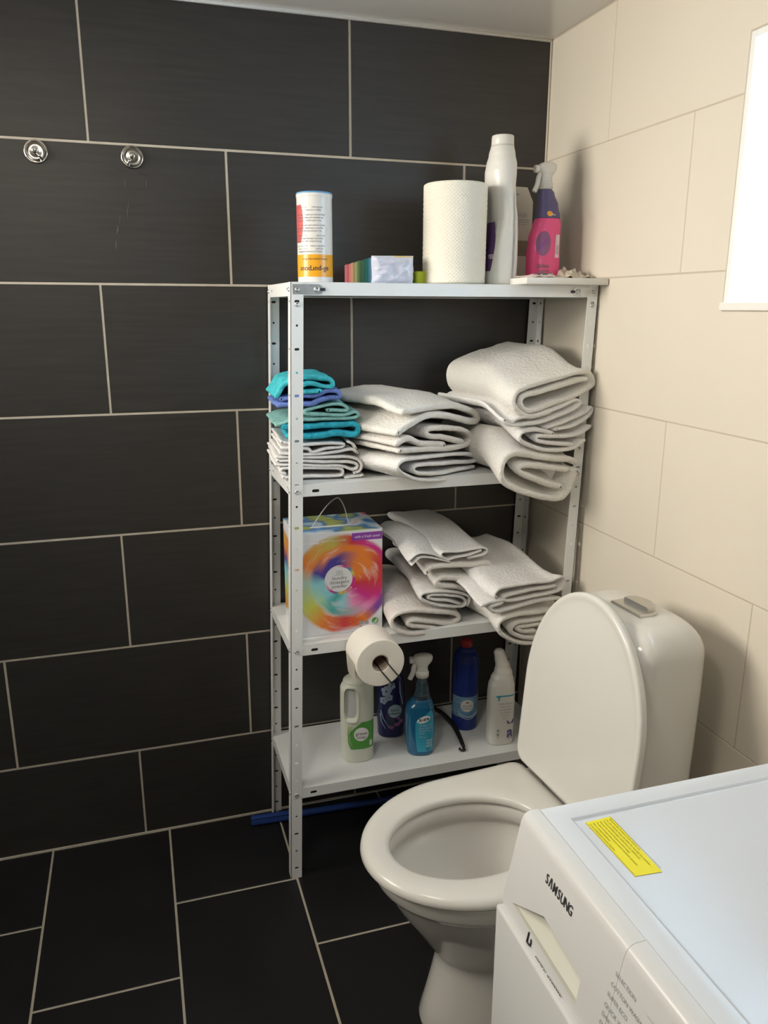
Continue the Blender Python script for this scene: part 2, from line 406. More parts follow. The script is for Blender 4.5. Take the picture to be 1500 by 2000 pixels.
# ------------------------------------------------------------------ steel shelving unit
YS=-.302; KS=.0262
def sh(z): return KS*(z-1.47)
SZ=[1.470,1.030,.641,.256]; XA,XB=-.748,-.0045; YB=-.008; TK=.0014
shelf=thing('shelving_unit','white perforated steel shelving unit with four shelves against dark tiles','shelf',(-.376,-.155,0))
def unit(name,bm,m,parent=None,smooth=35):
    T=Matrix.Translation((.376,.155,0)) if parent is None else None
    o=link(name,bm,m,parent or shelf,smooth)
    o.data.transform(Matrix.Translation((.376,.155,0))); return o
def holed(bm,f,u0,u1,w0,w1,hole,th,n=Vector((0,0,0))):
    """plate in (u,w) with one oblong hole (cu,cw,au,aw); f maps (u,w,depth)"""
    cu,cw,au,aw=hole; N=20; ring=[]
    for i in range(N):
        a=2*PI*(i+.5)/N; r=min(au,aw); ca,sa=cos(a),sin(a)
        ring.append((cu+(au-r)*(1 if ca>0 else -1)+r*ca,cw+(aw-r)*(1 if sa>0 else -1)+r*sa))
    outer=[]
    for i in range(N):
        a=2*PI*(i+.5)/N; ca,sa=cos(a),sin(a); ex,ey=(u1-u0)/2,(w1-w0)/2
        k=min(ex/max(1e-9,abs(ca)),ey/max(1e-9,abs(sa))); outer.append(((u0+u1)/2+k*ca,(w0+w1)/2+k*sa))
    # snap nearest to corners
    for c in [(u0,w0),(u1,w0),(u0,w1),(u1,w1)]:
        j=min(range(N),key=lambda i:(math.atan2(outer[i][1]-(w0+w1)/2,outer[i][0]-(u0+u1)/2)-math.atan2(c[1]-(w0+w1)/2,c[0]-(u0+u1)/2))**2); outer[j]=c
    for dpt in (0,th):
        A=[bm.verts.new(f(*p_,dpt)) for p_ in ring]; B=[bm.verts.new(f(*p_,dpt)) for p_ in outer]
        for i in range(N): bm.faces.new((A[i],A[(i+1)%N],B[(i+1)%N],B[i]))
        if dpt==0: A0,B0=A,B
    for i in range(N): 
        bm.faces.new((A0[i],A0[(i+1)%N],A[(i+1)%N],A[i])); bm.faces.new((B0[i],B0[(i+1)%N],B[(i+1)%N],B[i]))
def post(xc,yc,sx,sy):
    """angle post: corner at (xc,yc); flanges run sx along x and sy along y"""
    b=nb(); W=.028; n=30; zt=1.470; step=zt/29.4
    for fl_ in (0,1):
        for i in range(30):
            z0=i*step; z1=min(zt,(i+1)*step)
            if z1-z0<.01: continue
            zc=z0+.6*step if z1-z0>.6*step+.008 else (z0+z1)/2
            hole=(W*.5,zc,.0055,.0028) if i%2==0 else (W*.5,zc,.0026,.0026)
            if fl_==0: f=lambda u,w,d:Vector((xc+sh(w)+sx*u,yc+sy*d,w))
            else: f=lambda u,w,d:Vector((xc+sh(w)+sx*d,yc+sy*u,w))
            holed(b,f,0,W,z0,z1,hole,TK)
    bmesh.ops.remove_doubles(b,verts=b.verts[:],dist=1e-5); bmesh.ops.recalc_face_normals(b,faces=b.faces[:])
    return unit('post',b,'white_metal',smooth=0)
posts=[post(XA,YS,1,1),post(XB,YS,-1,1),post(XA,YB,1,-1),post(XB,YB,-1,-1)]
LIP=.029
pans=[]
for z in SZ:
    s=sh(z); x0,x1,y0,y1=XA+s+TK,XB+s-TK,YS+TK,YB-TK; b=nb()
    box(b,(x0,y0,z-.0012),(x1,y1,z),.0005,1)
    for (u0,u1,fn) in [(x0,x1,lambda u,w,d:Vector((u,y0+d,w))),(x0,x1,lambda u,w,d:Vector((u,y1-d,w)))]:
        a1=u0+.085; a2=u1-.085
        holed(b,fn,u0,a1,z-LIP,z-.0002,(u0+.056,z-LIP/2-.001,.0085,.0036),.0012)
        holed(b,fn,a2,u1,z-LIP,z-.0002,(u1-.056,z-LIP/2-.001,.0085,.0036),.0012)
        q=[fn(a1,z-LIP,0),fn(a2,z-LIP,.0012)]; lo=[min(q[0][i],q[1][i]) for i in range(3)]; hi=[max(q[0][i],q[1][i]) for i in range(3)]; hi[2]=z-.0002
        box(b,lo,hi)
        lo2=list(lo);hi2=list(hi); lo2[0]=u0+.001;hi2[0]=u1-.001; hi2[2]=z-LIP+.0012
        if fn(0,0,1).y>fn(0,0,0).y: hi2[1]=lo2[1]+.010
        else: lo2[1]=hi2[1]-.010
        box(b,lo2,hi2)
    for (xx,sg) in ((x0,1),(x1,-1)):
        f=lambda u,w,d:Vector((xx+sg*d,u,w))
        holed(b,f,y0+.001,y0+.09,z-LIP,z-.0002,(y0+.046,z-LIP/2,.006,.003),.0012)
        holed(b,f,y1-.09,y1-.001,z-LIP,z-.0002,(y1-.046,z-LIP/2,.006,.003),.0012)
        lo=(min(xx,xx+sg*.0012),y0+.09,z-LIP); hi=(max(xx,xx+sg*.0012),y1-.09,z-.0002); box(b,lo,hi)
    bmesh.ops.recalc_face_normals(b,faces=b.faces[:])
    pans.append(unit('shelf_board',b,'white_metal',smooth=0))
def bolt(x,y,z,d,par,r=.0052):
    T=Matrix.Translation((x,y,z))@(Matrix.Rotation(PI/2,4,'X') if d=='f' else Matrix.Rotation(-PI/2,4,'Y'))
    b=nb(); lathe(b,[(r,0),(r,.0018),(r*.72,.0028),(r*.62,.0028),(r*.6,.0020),(r*.25,.0018),(0,.0018)],16,T); unit('bolt',b,'zinc',par)
for z in SZ:
    s=sh(z)
    for xx in (XA+.014,XB-.014):
        pr=posts[0] if xx<-.3 else posts[1]; bolt(xx+s,YS,z-.0155,'f',pr)
    bolt(XA+s,YS+.014,z-.0155,'s',posts[0]); bolt(XA+s,YB-.014,z-.0155,'s',posts[2])
bolt(XA+.014+sh(1.43),YS,1.424,'f',posts[0]); bolt(XB-.014+sh(1.43),YS,1.424,'f',posts[1])
for sg,xx,pr in ((1,XA,posts[0]),(-1,XB,posts[1])):          # corner plates bolted to the top shelf
    b=nb(); P=[(.004,.0225),(.060,.0225)]+[(.060+.0105*sin(PI*k/10),.012+.0105*cos(PI*k/10)) for k in range(11)]+[(.060,.0015),(.004,.0015)]
    va=[b.verts.new((xx+sg*u,YS+.0006,1.443+w)) for u,w in P]; vb=[b.verts.new((xx+sg*u,YS-.0004,1.443+w)) for u,w in P]
    b.faces.new(va); b.faces.new(vb)
    for i in range(len(P)): b.faces.new((va[i],va[(i+1)%len(P)],vb[(i+1)%len(P)],vb[i]))
    bmesh.ops.recalc_face_normals(b,faces=b.faces[:]); g=unit('corner_plate',b,'zinc',pans[0])
    bolt(xx+sg*.056,YS-.0004,1.455,'f',g,.0062)
    b=nb(); box(b,(min(xx+sg*.064,xx+sg*.075),YS-.0011,1.452),(max(xx+sg*.064,xx+sg*.075),YS-.0003,1.458),.0003); unit('slot',b,'ink',g)

# ------------------------------------------------------------------ towels and cloths: thick ribbons folded as in the photo
def towel(name,label,crop,paths,plane,t,D,m,group,puff=0,zb=0,ez=.12,sq=0,wob=.0025,seed=0,cat='towel',bulge=.12,part='hem',shiftL=0):
    ox,oy,sc_=crop; (x0,y0,ang)=plane; a=math.radians(ang)
    P0=Vector((x0,y0,0)); n=Vector((-sin(a),cos(a),0)); sdir=Vector((cos(a),sin(a),0))
    b=nb(); zmin=1e9; allc=[]
    for path in paths:
        C=[]
        for (px,py) in path:
            q=hitp(ox+px*sc_,oy+py*sc_,P0,n); C.append(Vector(((q-P0).dot(sdir),q.z)))
        C=resample(catmull(C,8),.0045); allc.append(C)
    zmin=min(c.y for C in allc for c in C)-t/2; smin=min(c.x for C in allc for c in C); smax=max(c.x for C in allc for c in C)
    vst=[0,.0015,.0045,.009,.014,.022]+[.022+(D-.022-.012)*k/9 for k in range(1,10)]+[D-.006,D-.0015,D]
    tf=[.5,.82,1.05,1.12,1.02,.97]+[1]*9+[1,.8,.45]
    for ci,C in enumerate(allc):
        N=len(C); prof=[]
        for i in range(N):
            d=(C[min(i+1,N-1)]-C[max(i-1,0)]); 
            if d.length<1e-9: d=Vector((1,0))
            d.normalize(); prof.append((C[i],Vector((-d.y,d.x)),d))
        rows=[]
        for v,k in zip(vst,tf):
            h=t/2*k; L=[];Rr=[]
            ed=lambda v:(lambda q:q*q*(3-2*q))(min(1,v/ez))
            def place(c):
                s_,z_=c.x,c.y
                nv=noise.noise_vector(Vector((s_*14+seed*7.3,z_*22,v*11+ci*.3)))
                nv2=noise.noise_vector(Vector((s_*45+seed*3.1,z_*60,v*38)))
                s2=s_+nv.x*wob+nv2.x*wob*.35; z2=z_+(nv.z*wob+nv2.z*wob*.3)*min(1,.35+(z_-zmin)/.03)
                z2=zmin+(z2-zmin)*(1+puff*ed(v))+zb*ed(v)
                if sq: s2=smin+(s2-smin)*(1-sq*min(1,v/.03))
                return P0+sdir*(s2+shiftL*v)+n*(v+nv.y*wob*.8*(1 if v>.001 else 1))+Z_*z2
            pts=[]
            for (c,nn,d) in prof: pts.append(place(c+nn*h))
            e,nn,d=prof[-1]; pts+= [place(e+nn*h*.7+d*h*.7),place(e+d*h),place(e-nn*h*.7+d*h*.7)]
            for (c,nn,d) in prof[::-1]: pts.append(place(c-nn*h))
            e,nn,d=prof[0]; pts+= [place(e-nn*h*.7-d*h*.7),place(e-d*h),place(e+nn*h*.7-d*h*.7)]
            rows.append([b.verts.new(q) for q in pts])
        K=len(rows[0])
        for A,B in zip(rows,rows[1:]):
            for i in range(K): b.faces.new((A[i],A[(i+1)%K],B[(i+1)%K],B[i]))
        for A in (rows[0],rows[-1]):
            for i in range(N-1): b.faces.new((A[i],A[i+1],A[2*N+3-i-1],A[2*N+3-i]))
            b.faces.new((A[N-1],A[N],A[N+1],A[N+2],A[N+3])); b.faces.new((A[0],A[2*N+3-0],A[2*N+4],A[2*N+5],A[2*N+5-0]) if False else (A[0],A[2*N+2],A[2*N+3],A[2*N+4],A[2*N+5]))
    bmesh.ops.recalc_face_normals(b,faces=b.faces[:])
    o=link(name,b,m,smooth=180); recenter(o); tag(o,label,cat,group); return o
C3=(500,700,.30667); C4=(860,660,.24); C6=(730,970,.26667); C3b=(520,700,.14667)
PL=(-.70,-.262,-4)
G='folded cloths in the left stack'
towel('cloth','thin white cloth folded flat, bottom of the left stack','' or C3b,[[(250,1535),(190,1515),(240,1470),(500,1462),(960,1470),(1020,1520),(960,1565),(500,1580),(230,1590)],[(1060,1590),(1160,1575),(1290,1560)]],PL,.0068,.20,'linen',G,seed=1,cat='cloth',wob=.003)
towel('cloth','white cloth folded in thin layers, second from bottom of left stack',C3b,[[(130,1420),(500,1425),(950,1430),(1150,1480),(1220,1440),(1120,1385),(500,1372),(150,1370)],[(140,1318),(500,1322),(1120,1322),(1260,1390),(1250,1490),(1180,1530)]],PL,.0065,.20,'linen',G,seed=2,cat='cloth',wob=.003)
towel('cloth','white cloth with crumpled hem folded under the turquoise cloth',C3b,[[(180,1265),(600,1282),(900,1255),(1130,1212),(1215,1255)],[(200,1190),(540,1200),(620,1250),(800,1205),(1000,1185),(1040,1145),(900,1135),(500,1150),(200,1110)],[(1090,1110),(1150,1140),(1200,1200)]],PL,.0066,.20,'linen',G,seed=3,cat='cloth',wob=.0035)
towel('cloth','bright turquoise cloth folded over the white cloths',C3b,[[(250,915),(560,900),(900,905),(1170,885),(1235,945),(1180,1020),(930,1000),(700,1040),(300,1040)]],PL,.0125,.20,'turq_cloth',G,seed=4,cat='cloth',wob=.005,zb=.004)
towel('cloth','mint green cloth folded in a loop above the turquoise one',C3b,[[(130,900),(320,830),(520,815),(900,800),(1130,795),(1225,765),(1195,710),(1090,735),(1000,755),(600,745),(510,715),(700,655),(950,605),(1070,640),(1060,690),(820,695)]],PL,.0075,.20,'mint_cloth',G,seed=5,cat='cloth',wob=.004)
towel('cloth','blue violet cloth crumpled between mint and teal cloths',C3b,[[(150,640),(480,615),(610,610),(700,565),(850,540),(990,520),(960,440),(810,430),(660,500),(480,500),(200,560)]],PL,.0105,.19,'blue_cloth',G,seed=6,cat='cloth',wob=.006)
towel('cloth','pale teal cloth crumpled on top of the left stack',C3b,[[(130,520),(190,430),(270,330),(480,260),(700,245),(840,270),(880,350),(800,370),(600,320),(470,370),(420,430),(560,440),(700,420)]],PL,.010,.19,'teal_cloth',G,seed=7,cat='cloth',wob=.007)
G='towels in the middle stack, second shelf'; PM=(-.50,-.355,25)
towel('towel','thin white towel folded in spiral layers, bottom of middle stack, second shelf',C3,[[(1390,690),(1200,728),(1060,735),(1010,712),(1040,682),(1200,672),(1385,655),(1400,620),(1300,612),(1100,630),(950,648),(905,690),(950,738),(1060,775),(1250,765),(1420,722)]],PM,.0085,.26,'linen',G,seed=11,wob=.002)
towel('towel','white terry towel with rolled inner fold, second in middle stack',C3,[[(1320,535),(1200,505),(1120,500),(1085,470),(1140,445),(1300,450),(1375,490),(1360,545),(1250,572),(1080,580),(920,588)],[(905,545),(980,510),(1060,545),(1200,550)]],PM,.0125,.26,'terry_pink',G,seed=12,wob=.0025)
towel('towel','white terry towel with hanging hems, top of middle stack, second shelf',C3,[[(945,345),(1080,318),(1250,300),(1390,340),(1425,385),(1370,402),(1200,360),(1080,372),(990,425),(905,478)]],PM,.0145,.27,'terry',G,seed=13,wob=.003,puff=.35)
G='bath towels in the right stack, second shelf'; PQ=(-.27,-.375,13)
towel('towel','large white bath towel drooping over the shelf edge, bottom of right stack',C4,[[(1115,1010),(1060,990),(850,972),(640,940),(540,985),(500,1100),(560,1198),(750,1272),(950,1310),(1035,1260),(1085,1150),(1110,1080)],[(1035,1075),(850,1052),(700,1038),(630,1070),(690,1120),(860,1178),(985,1210)]],PQ,.0145,.27,'terry',G,seed=21,zb=.046,ez=.08,sq=.13,wob=.003)
towel('towel','white bath towel rolled in wide loops, second from bottom of right stack',C4,[[(1080,868),(920,858),(800,835),(795,800),(900,800),(1100,792),(1230,720)],[(1180,835),(1080,900),(900,915),(750,885),(655,825),(680,768),(780,750),(920,775)]],PQ,.0095,.27,'linen',G,seed=22,zb=.035,ez=.1,sq=.13,wob=.002)
towel('towel','thin white bath towel with pleated edges under the puffy top towel',C4,[[(590,690),(640,655),(800,625),(1000,560),(1110,510),(1150,530),(1080,590),(950,640),(800,690),(650,710),(560,705),(520,670)],[(880,730),(1000,690),(1180,610),(1240,560),(1220,630),(1100,710),(950,745)]],PQ,.0085,.27,'linen',G,seed=23,zb=.035,ez=.1,sq=.12,wob=.002)
towel('towel','puffy white bath towel folded on top of the right stack',C4,[[(1190,335),(1000,385),(820,440),(710,465),(660,510),(680,575),(750,590),(900,545),(1100,470),(1230,400),(1255,350),(1200,275),(1000,320),(800,370),(650,430),(600,520),(640,600),(740,640),(900,600)]],PQ,.0125,.27,'terry',G,seed=24,puff=.22,zb=.03,ez=.14,sq=.13,wob=.003)
G='bath towels in the middle stack, third shelf'; PN=(-.494,-.312,10)
towel('towel','cream white towel rolled tightly beside detergent box, bottom of its stack',C6,[[(500,975),(380,958),(275,945),(250,922),(300,908),(430,920),(560,930),(630,895),(600,862),(500,848),(300,838),(185,860),(135,910),(165,975),(260,1008),(370,1005)]],PN,.0105,.27,'terry_pink',G,seed=31,wob=.0025,shiftL=.22,puff=.35)
towel('towel','thin cream towel folded with spiral end, second above the shelf beside box',C6,[[(630,788),(550,765),(440,757),(395,742),(430,725),(560,728),(650,742),(680,780),(640,808),(500,800),(400,778),(350,752),(360,715),(450,700),(600,705),(700,735),(690,800)]],PN,.0068,.28,'linen',G,seed=32,wob=.002,zb=.020,puff=.15,shiftL=.17)
towel('towel','thick white towel with rounded roll fold, third in stack beside box',C6,[[(760,715),(650,672),(500,655),(460,628),(510,600),(650,600),(800,585),(855,520),(830,485),(700,500),(450,520),(390,560)]],PN,.0125,.28,'terry',G,seed=33,wob=.003,zb=.024,puff=.12,shiftL=.10)
towel('towel','white towel with several hems showing, just under the top towel',C6,[[(260,470),(330,420),(430,425),(520,455)],[(280,500),(340,450),(430,452),(560,480)]],PN,.0050,.20,'linen',G,seed=34,wob=.002,zb=.030,shiftL=.08)
towel('towel','long flat white towel, top of stack beside detergent box',C6,[[(790,400),(700,430),(600,445),(545,462),(500,432),(520,408),(650,400),(790,382),(835,392),(810,425),(700,452)]],PN,.0058,.285,'linen',G,seed=35,wob=.002,zb=.036,ez=.22)
G='bath towels in the right stack, third shelf'; PR=(-.27,-.375,13)
towel('towel','white towel rolled and drooping behind the toilet lid, bottom of stack',C6,[[(1180,985),(1090,985),(1070,955),(1250,940),(1380,975),(1290,1030),(1120,1032),(1020,995),(1045,930),(1180,905),(1400,880)],[(1300,1065),(1180,1075),(1060,1068),(960,1025),(915,955),(950,900),(1050,872),(1180,852),(1420,825)]],PR,.0100,.27,'terry',G,seed=41,wob=.003,zb=.035,ez=.08,sq=.12)
towel('towel','thin white towel with loose flaps, middle of stack behind toilet lid',C6,[[(1370,745),(1200,770),(1000,825),(900,848),(860,815),(950,780)],[(800,800),(860,775),(960,760)]],PR,.0095,.27,'linen',G,seed=42,wob=.002,zb=.03,ez=.1,sq=.12)
towel('towel','broad flat white towel, top of stack behind the toilet lid',C6,[[(1340,655),(1150,690),(990,725),(955,752),(1010,765),(1200,728),(1360,690),(1400,640),(1390,590),(1290,622),(1050,652),(935,672),(890,715),(900,740)]],PR,.0082,.29,'linen',G,seed=43,wob=.002,zb=.045,ez=.2,sq=.12)

# ------------------------------------------------------------------ top shelf
ZT=1.4702
# upside-down tub of wipes
t=thing('wipes_tub','white wipes tub standing upside down with orange band, at shelf left end','tub',(-.671,-.2,ZT))
L=Loft([(0,0,0,.0385,.0385,2),(.004,0,0,.039,.039,2),(.186,0,0,.039,.039,2)])
b=nb(); L.body(b,56,20); link('body',b,'can_white',t)
b=nb(); lathe(b,[(.0392,.1790),(.0400,.1815),(.0400,.1862),(.0388,.187),(.0388,.1785)],48,cap=False); link('rim',b,'can_white',t)
b=nb(); lathe(b,[(.0386,.1860),(.0396,.1868),(.0392,.1895),(.0375,.1902),(0,.1902)],48); link('base_disc',b,'can_lid',t)
f=L.wrap(-PI/2-.35,.0004)
b=nb(); rectpatch(b,f,-.06,.06,.013,.060,40,4); link('orange_band',b,'orange',t)
f2=L.wrap(-PI/2-.35,.0008)
b=nb(); text(b,'all-purpose',f2,.002,.0335,.0155,flip=True,bold=.01); text(b,'surface cleaning wipes 80 pcs',f2,.004,.0515,.0050,flip=True); link('lettering',b,'ink',t,kind='stuff')
b=nb(); rnd=random.Random(4)
lines=['keep out of reach of children','and pets','wipe the surface','let dry before use','close the lid firmly after','every use','do not flush the wipes','store in a cool place','avoid contact with eyes','rinse with water','for kitchen and bath','glass wood and steel','made in the EU','see the base']
zz=.067
for i,l in enumerate(lines):
    text(b,l,f2,.020+.004*(i%3),zz,.0050,'LEFT',flip=True); text(b,lines[-i-1],f2,-.012,zz,.0046,'LEFT',flip=True); zz+=.0058+(.004 if i%3==2 else 0)
link('small_print',b,'grey_ink',t,kind='stuff')
b=nb(); rectpatch(b,f,0,0,0,0,6,14,shape=lambda u,v:(-.052+u*(.022+.008*sin(v*PI*.9)),.085+v*.078)); link('red_emblem',b,'red_ink',t)
# pack of coloured sponges in clear film
t=thing('sponge_pack','pack of rainbow coloured sponge cloths, its front covered in crumpled clear film','sponges',(-.546,-.243,ZT),.12)
for i in range(9):
    b=nb(); box(b,(.002+.002*(i%2),.010+i*.0200,.001),(.096,.010+i*.0200+.0194,.059-.0012*i),.004,2); k=8-i
    o=link('sponge',b,'sponge%d'%k,t,label=['red','dark red','rust','olive','green','mid green','teal','blue','violet'][k]+' sponge')
b=nb(); box(b,(.052,.006,.040),(.099,.03,.0615),.003); link('top_sponge',b,'yellow_sponge',t,label='yellow sponge edge')
b=nb(); g=[]; nx,nz=26,18
for j in range(nz+1):
    r=[]
    for i in range(nx+1):
        u,v=i/nx,j/nz; q=noise.noise_vector(Vector((u*6,v*5,2.3))); q2=noise.noise_vector(Vector((u*15,v*13,7.1)))
        ed=min(u,1-u,v,1-v)*7; e=min(1,ed)
        r.append(b.verts.new((-.003+.105*u+(q.x*.002),.001-.004*e+q.y*.006*e+abs(q2.y)*.008*e+.008*(1-e),.0005+.0595*v*(1+.04*u)+q2.z*.001*e)))
    g.append(r)
for j in range(nz):
    for i in range(nx): b.faces.new((g[j][i],g[j][i+1],g[j+1][i+1],g[j+1][i]))
link('film',b,'film',t,smooth=60)
b=nb(); box(b,(-.030,-.025,0),(.020,.035,.030),.007,3); o=link('sponge',b,'lime_sponge'); o.location=(-.405,-.185,ZT); tag(o,'lime green sponge half hidden behind the kitchen roll','sponge')
# kitchen roll
t=thing('kitchen_roll','standing white embossed kitchen paper roll on the top shelf','paper roll',(-.3365,-.2,ZT))
b=nb(); pr=[(.0195,0),(.070,0),(.0735,.003)]+[(.074+.0004*(k%2),.003+.2145*k/40) for k in range(41)]+[(.0735,.2205),(.070,.2225),(.0195,.2225),(.0195,0)]
lathe(b,pr,72,cap=False)
for v in b.verts:
    r=math.hypot(v.co.x,v.co.y)
    if r>.073: 
        a=math.atan2(v.co.y,v.co.x); k=.00045*sin(a*36+v.co.z*260)*sin(a*36-v.co.z*260); v.co.x+=v.co.x/r*k; v.co.y+=v.co.y/r*k
mk('kitchen_paper',(.80,.77,.67),.95,spec=.1)
_nt=MT['kitchen_paper'].node_tree; _p=_nt.nodes['Principled BSDF']; _tc=_nt.nodes['Texture Coordinate']
_w=[]
for ang in (.8,-.8):
    mp=_nt.nodes.new('ShaderNodeMapping'); mp.inputs['Rotation'].default_value=(0,ang,0); wv=_nt.nodes.new('ShaderNodeTexWave'); wv.inputs['Scale'].default_value=55; wv.bands_direction='Z'
    _nt.links.new(_tc.outputs['Object'],mp.inputs[0]); _nt.links.new(mp.outputs[0],wv.inputs['Vector']); _w.append(wv)
_mm=_nt.nodes.new('ShaderNodeMath'); _mm.operation='MULTIPLY'; _nt.links.new(_w[0].outputs['Fac'],_mm.inputs[0]); _nt.links.new(_w[1].outputs['Fac'],_mm.inputs[1])
_b=_nt.nodes.new('ShaderNodeBump'); _b.inputs['Strength'].default_value=.35; _b.inputs['Distance'].default_value=.003; _nt.links.new(_mm.outputs[0],_b.inputs['Height']); _nt.links.new(_b.outputs[0],_p.inputs['Normal'])
link('paper',b,'kitchen_paper',t)
b=nb(); lathe(b,[(.0192,.001),(.0192,.2215),(.018,.2215),(.018,.001),(.0192,.001)],32,cap=False); link('core',b,'cardboard_core',t)
# tall white detergent bottle, narrow side to the viewer
t=thing('detergent_bottle','tall white detergent bottle with screw cap beside the kitchen roll','bottle',(-.222,-.205,ZT))
def zr(y): return (1073-y)*.000341
def xr(l,r): return ((l+r)/2-607)*.000327,(r-l)/2*.000327
rows=[]
for y,l,r,ry in [(1073,505,712,.047),(1060,498,718,.050),(900,502,719,.052),(750,514,714,.052),(640,524,708,.050),(520,512,698,.046),(430,494,692,.045),(330,490,698,.044),(285,497,698,.042),(220,510,688,.034),(165,520,680,.0265)]:
    cx,rx=xr(l,r); rows.append((zr(y),cx,0,rx,ry,2.5 if y>600 else 2.2))
L=Loft(rows)
def grip(p,th,z):
    c=(z-.17)/.085; a=abs(((th+PI/2+PI)%(2*PI))-PI)
    if abs(c)<1 and p.x<.012 and p.y<.02:
        p=p.copy(); k=(1-c*c)**2; p.x+=.007*k*(1 if p.x<.005 else .3)
    g=math.exp(-((p.x-.0125)/.0017)**2)*(1 if p.y<0 else 0)*max(0,min(1,(.215-z)/.02))
    if g>.01: p=p.copy(); p.y+=.0085*g
    return p
b=nb(); L.body(b,96,64,grip); link('body',b,'white_plastic',t)
z0=zr(163); b=nb(); lathe(b,[(.0255,z0),(.0262,z0+.001),(.0255,zr(108)),(.0245,zr(101)),(.022,zr(99)),(0,zr(99))],40,Matrix.Translation((-.002,0,0))); link('cap',b,'white_plastic',t)
f=L.wrap(-PI+.45,.0006); b=nb(); rectpatch(b,f,0,0,0,0,12,20,shape=lambda u,v:(-.046+u*(.046+.009*sin(PI*v)),.032+.11*v)); link('label',b,'purple',t)
f=L.wrap(-PI+.45,.0012); b=nb(); text(b,'YES',f,-.002,.06,.013,'CENTER',bold=.02); link('label_text',b,'white_ink',t)
# hang card
t=thing('hang_card','grey cardboard hang card with cut top corners, behind the pink spray bottle','card',(-.130,-.115,ZT),.10)
b=nb(); P=[(-.045,0),(.040,0),(.040,.205),(.022,.238),(-.030,.238),(-.045,.215)]
va=[b.verts.new((x,0,z)) for x,z in P]; vb=[b.verts.new((x,.0025,z)) for x,z in P]; b.faces.new(va); b.faces.new(vb[::-1])
for i in range(6): b.faces.new((va[i],vb[i],vb[(i+1)%6],va[(i+1)%6]))
bmesh.ops.recalc_face_normals(b,faces=b.faces[:]); link('card',b,'grey_card',t,smooth=0)
f=plane_map((0,-.0006,0),(1,0,0),(0,0,1))
b=nb(); rectpatch(b,f,-.03,.03,.075,.112,1,1); link('window_print',b,'brown_window',t)
b=nb(); text(b,'CLEANER',f,-.002,.168,.0125); 
for zz,x1 in ((.160,.034),(.155,.030),(.150,.024)): rectpatch(b,f,-.034,x1,zz,zz+.0014,1,1)
rectpatch(b,f,-.016,-.002,.218,.222,1,1); discpatch(b,f,-.016,.220,.005,.005); link('print',b,'mid_ink',t,kind='stuff')
# board with pink spray bottle
b=nb(); box(b,(-.107,-.125,0),(.1065,.125,.0150),.002); o=link('board',b,'white_plastic'); o.location=(-.1085,-.213,ZT); tag(o,'white board lying across the right end of top shelf, touching the cream wall','board')
ZBD=ZT+.0152
def spray_head(t,x,y,z,m,s=1.0,tilt=0):
    """trigger sprayer: collar, neck, hood with nozzle to -x, lever"""
    T=Matrix.Translation((x,y,z))
    b=nb(); lathe(b,[(.0145*s,0),(.0150*s,.001),(.0150*s,.014*s),(.0135*s,.0165*s),(0,.0165*s)],36,T)
    for k in range(24):
        a=2*PI*k/24; box(b,(-.0009,-.0009,.002),(.0009,.0009,.013*s),0,T=T@Matrix.Translation((.0150*s*cos(a),.0150*s*sin(a),0)))
    link('collar',b,m,t)
    b=nb(); prof=[(.016,.0135,.0115),(.025,.0130,.0115),(.031,.0145,.012),(.037,.0195,.013),(.043,.0232,.0135),(.049,.0240,.013),(.0545,.0215,.0115),(.058,.0150,.008),(.0595,.007,.004)]
    cx=[0,0,0,.0,.0005,.001,.002,.003,.004]
    Lh=Loft([(zz*s,c*s,0,rx*s,ry*s,2.6) for (zz,rx,ry),c in zip(prof,cx)]); bb=nb(); Lh.body(bb,32,24); merge(b,bb,0,T)
    lathe(b,[(.0085*s,0),(.0085*s,.010*s),(.0078*s,.0115*s),(.003*s,.0115*s),(.003*s,.009*s),(0,.009*s)],24,T@Matrix.Translation((-.0195*s,0,.0435*s))@Matrix.Rotation(-PI/2,4,'Y'))
    link('spray_hood',b,m,t)
    b=nb(); pts=catmull([(-.014*s,0,.036*s),(-.0195*s,0,.026*s),(-.022*s,0,.012*s),(-.026*s,0,.002),(-.030*s,0,-.006*s)],6); bb=nb(); tube(bb,pts,[.0062*s]*len(pts),12,flat=.8,up=Vector((0,1,0))); merge(b,bb,0,T); link('trigger',b,m,t)
t=thing('spray_bottle','pink stain remover spray bottle with white trigger, standing on the board','spray bottle',(-.106,-.205,ZBD),0)
L=Loft([(0,0,0,.038,.024,3),(.004,0,0,.0405,.026,3),(.06,0,0,.0405,.026,3),(.095,.001,0,.0385,.0255,2.8),(.128,.006,0,.0345,.024,2.6),(.145,.008,0,.030,.022,2.4),(.170,.006,0,.026,.019,2.2),(.198,.001,0,.0195,.016,2.1),(.206,-.001,0,.0148,.0145,2)])
Lp=Loft([r for r in L.tab if r[0]<=.129]+[(.140,*interp(L.tab,.140))]); b=nb(); Lp.body(b,56,36); link('body',b,'pink_plastic',t)
Ln=Loft([(.140,*interp(L.tab,.140))]+[r for r in L.tab if r[0]>.141]); b=nb(); Ln.body(b,56,24); link('sleeve',b,'navy_sleeve',t)
spray_head(t,-.001,0,.206,'white_plastic',1.02)
f=L.wrap(-PI/2,.0006); f2=L.wrap(-PI/2,.0011)
b=nb(); discpatch(b,f,-.014,.082,.019,.028); link('logo_panel',b,'dark_pink',t)
b=nb(); rectpatch(b,f,.018,.031,.050,.103,6,8); link('side_label',b,'pale_pink',t)
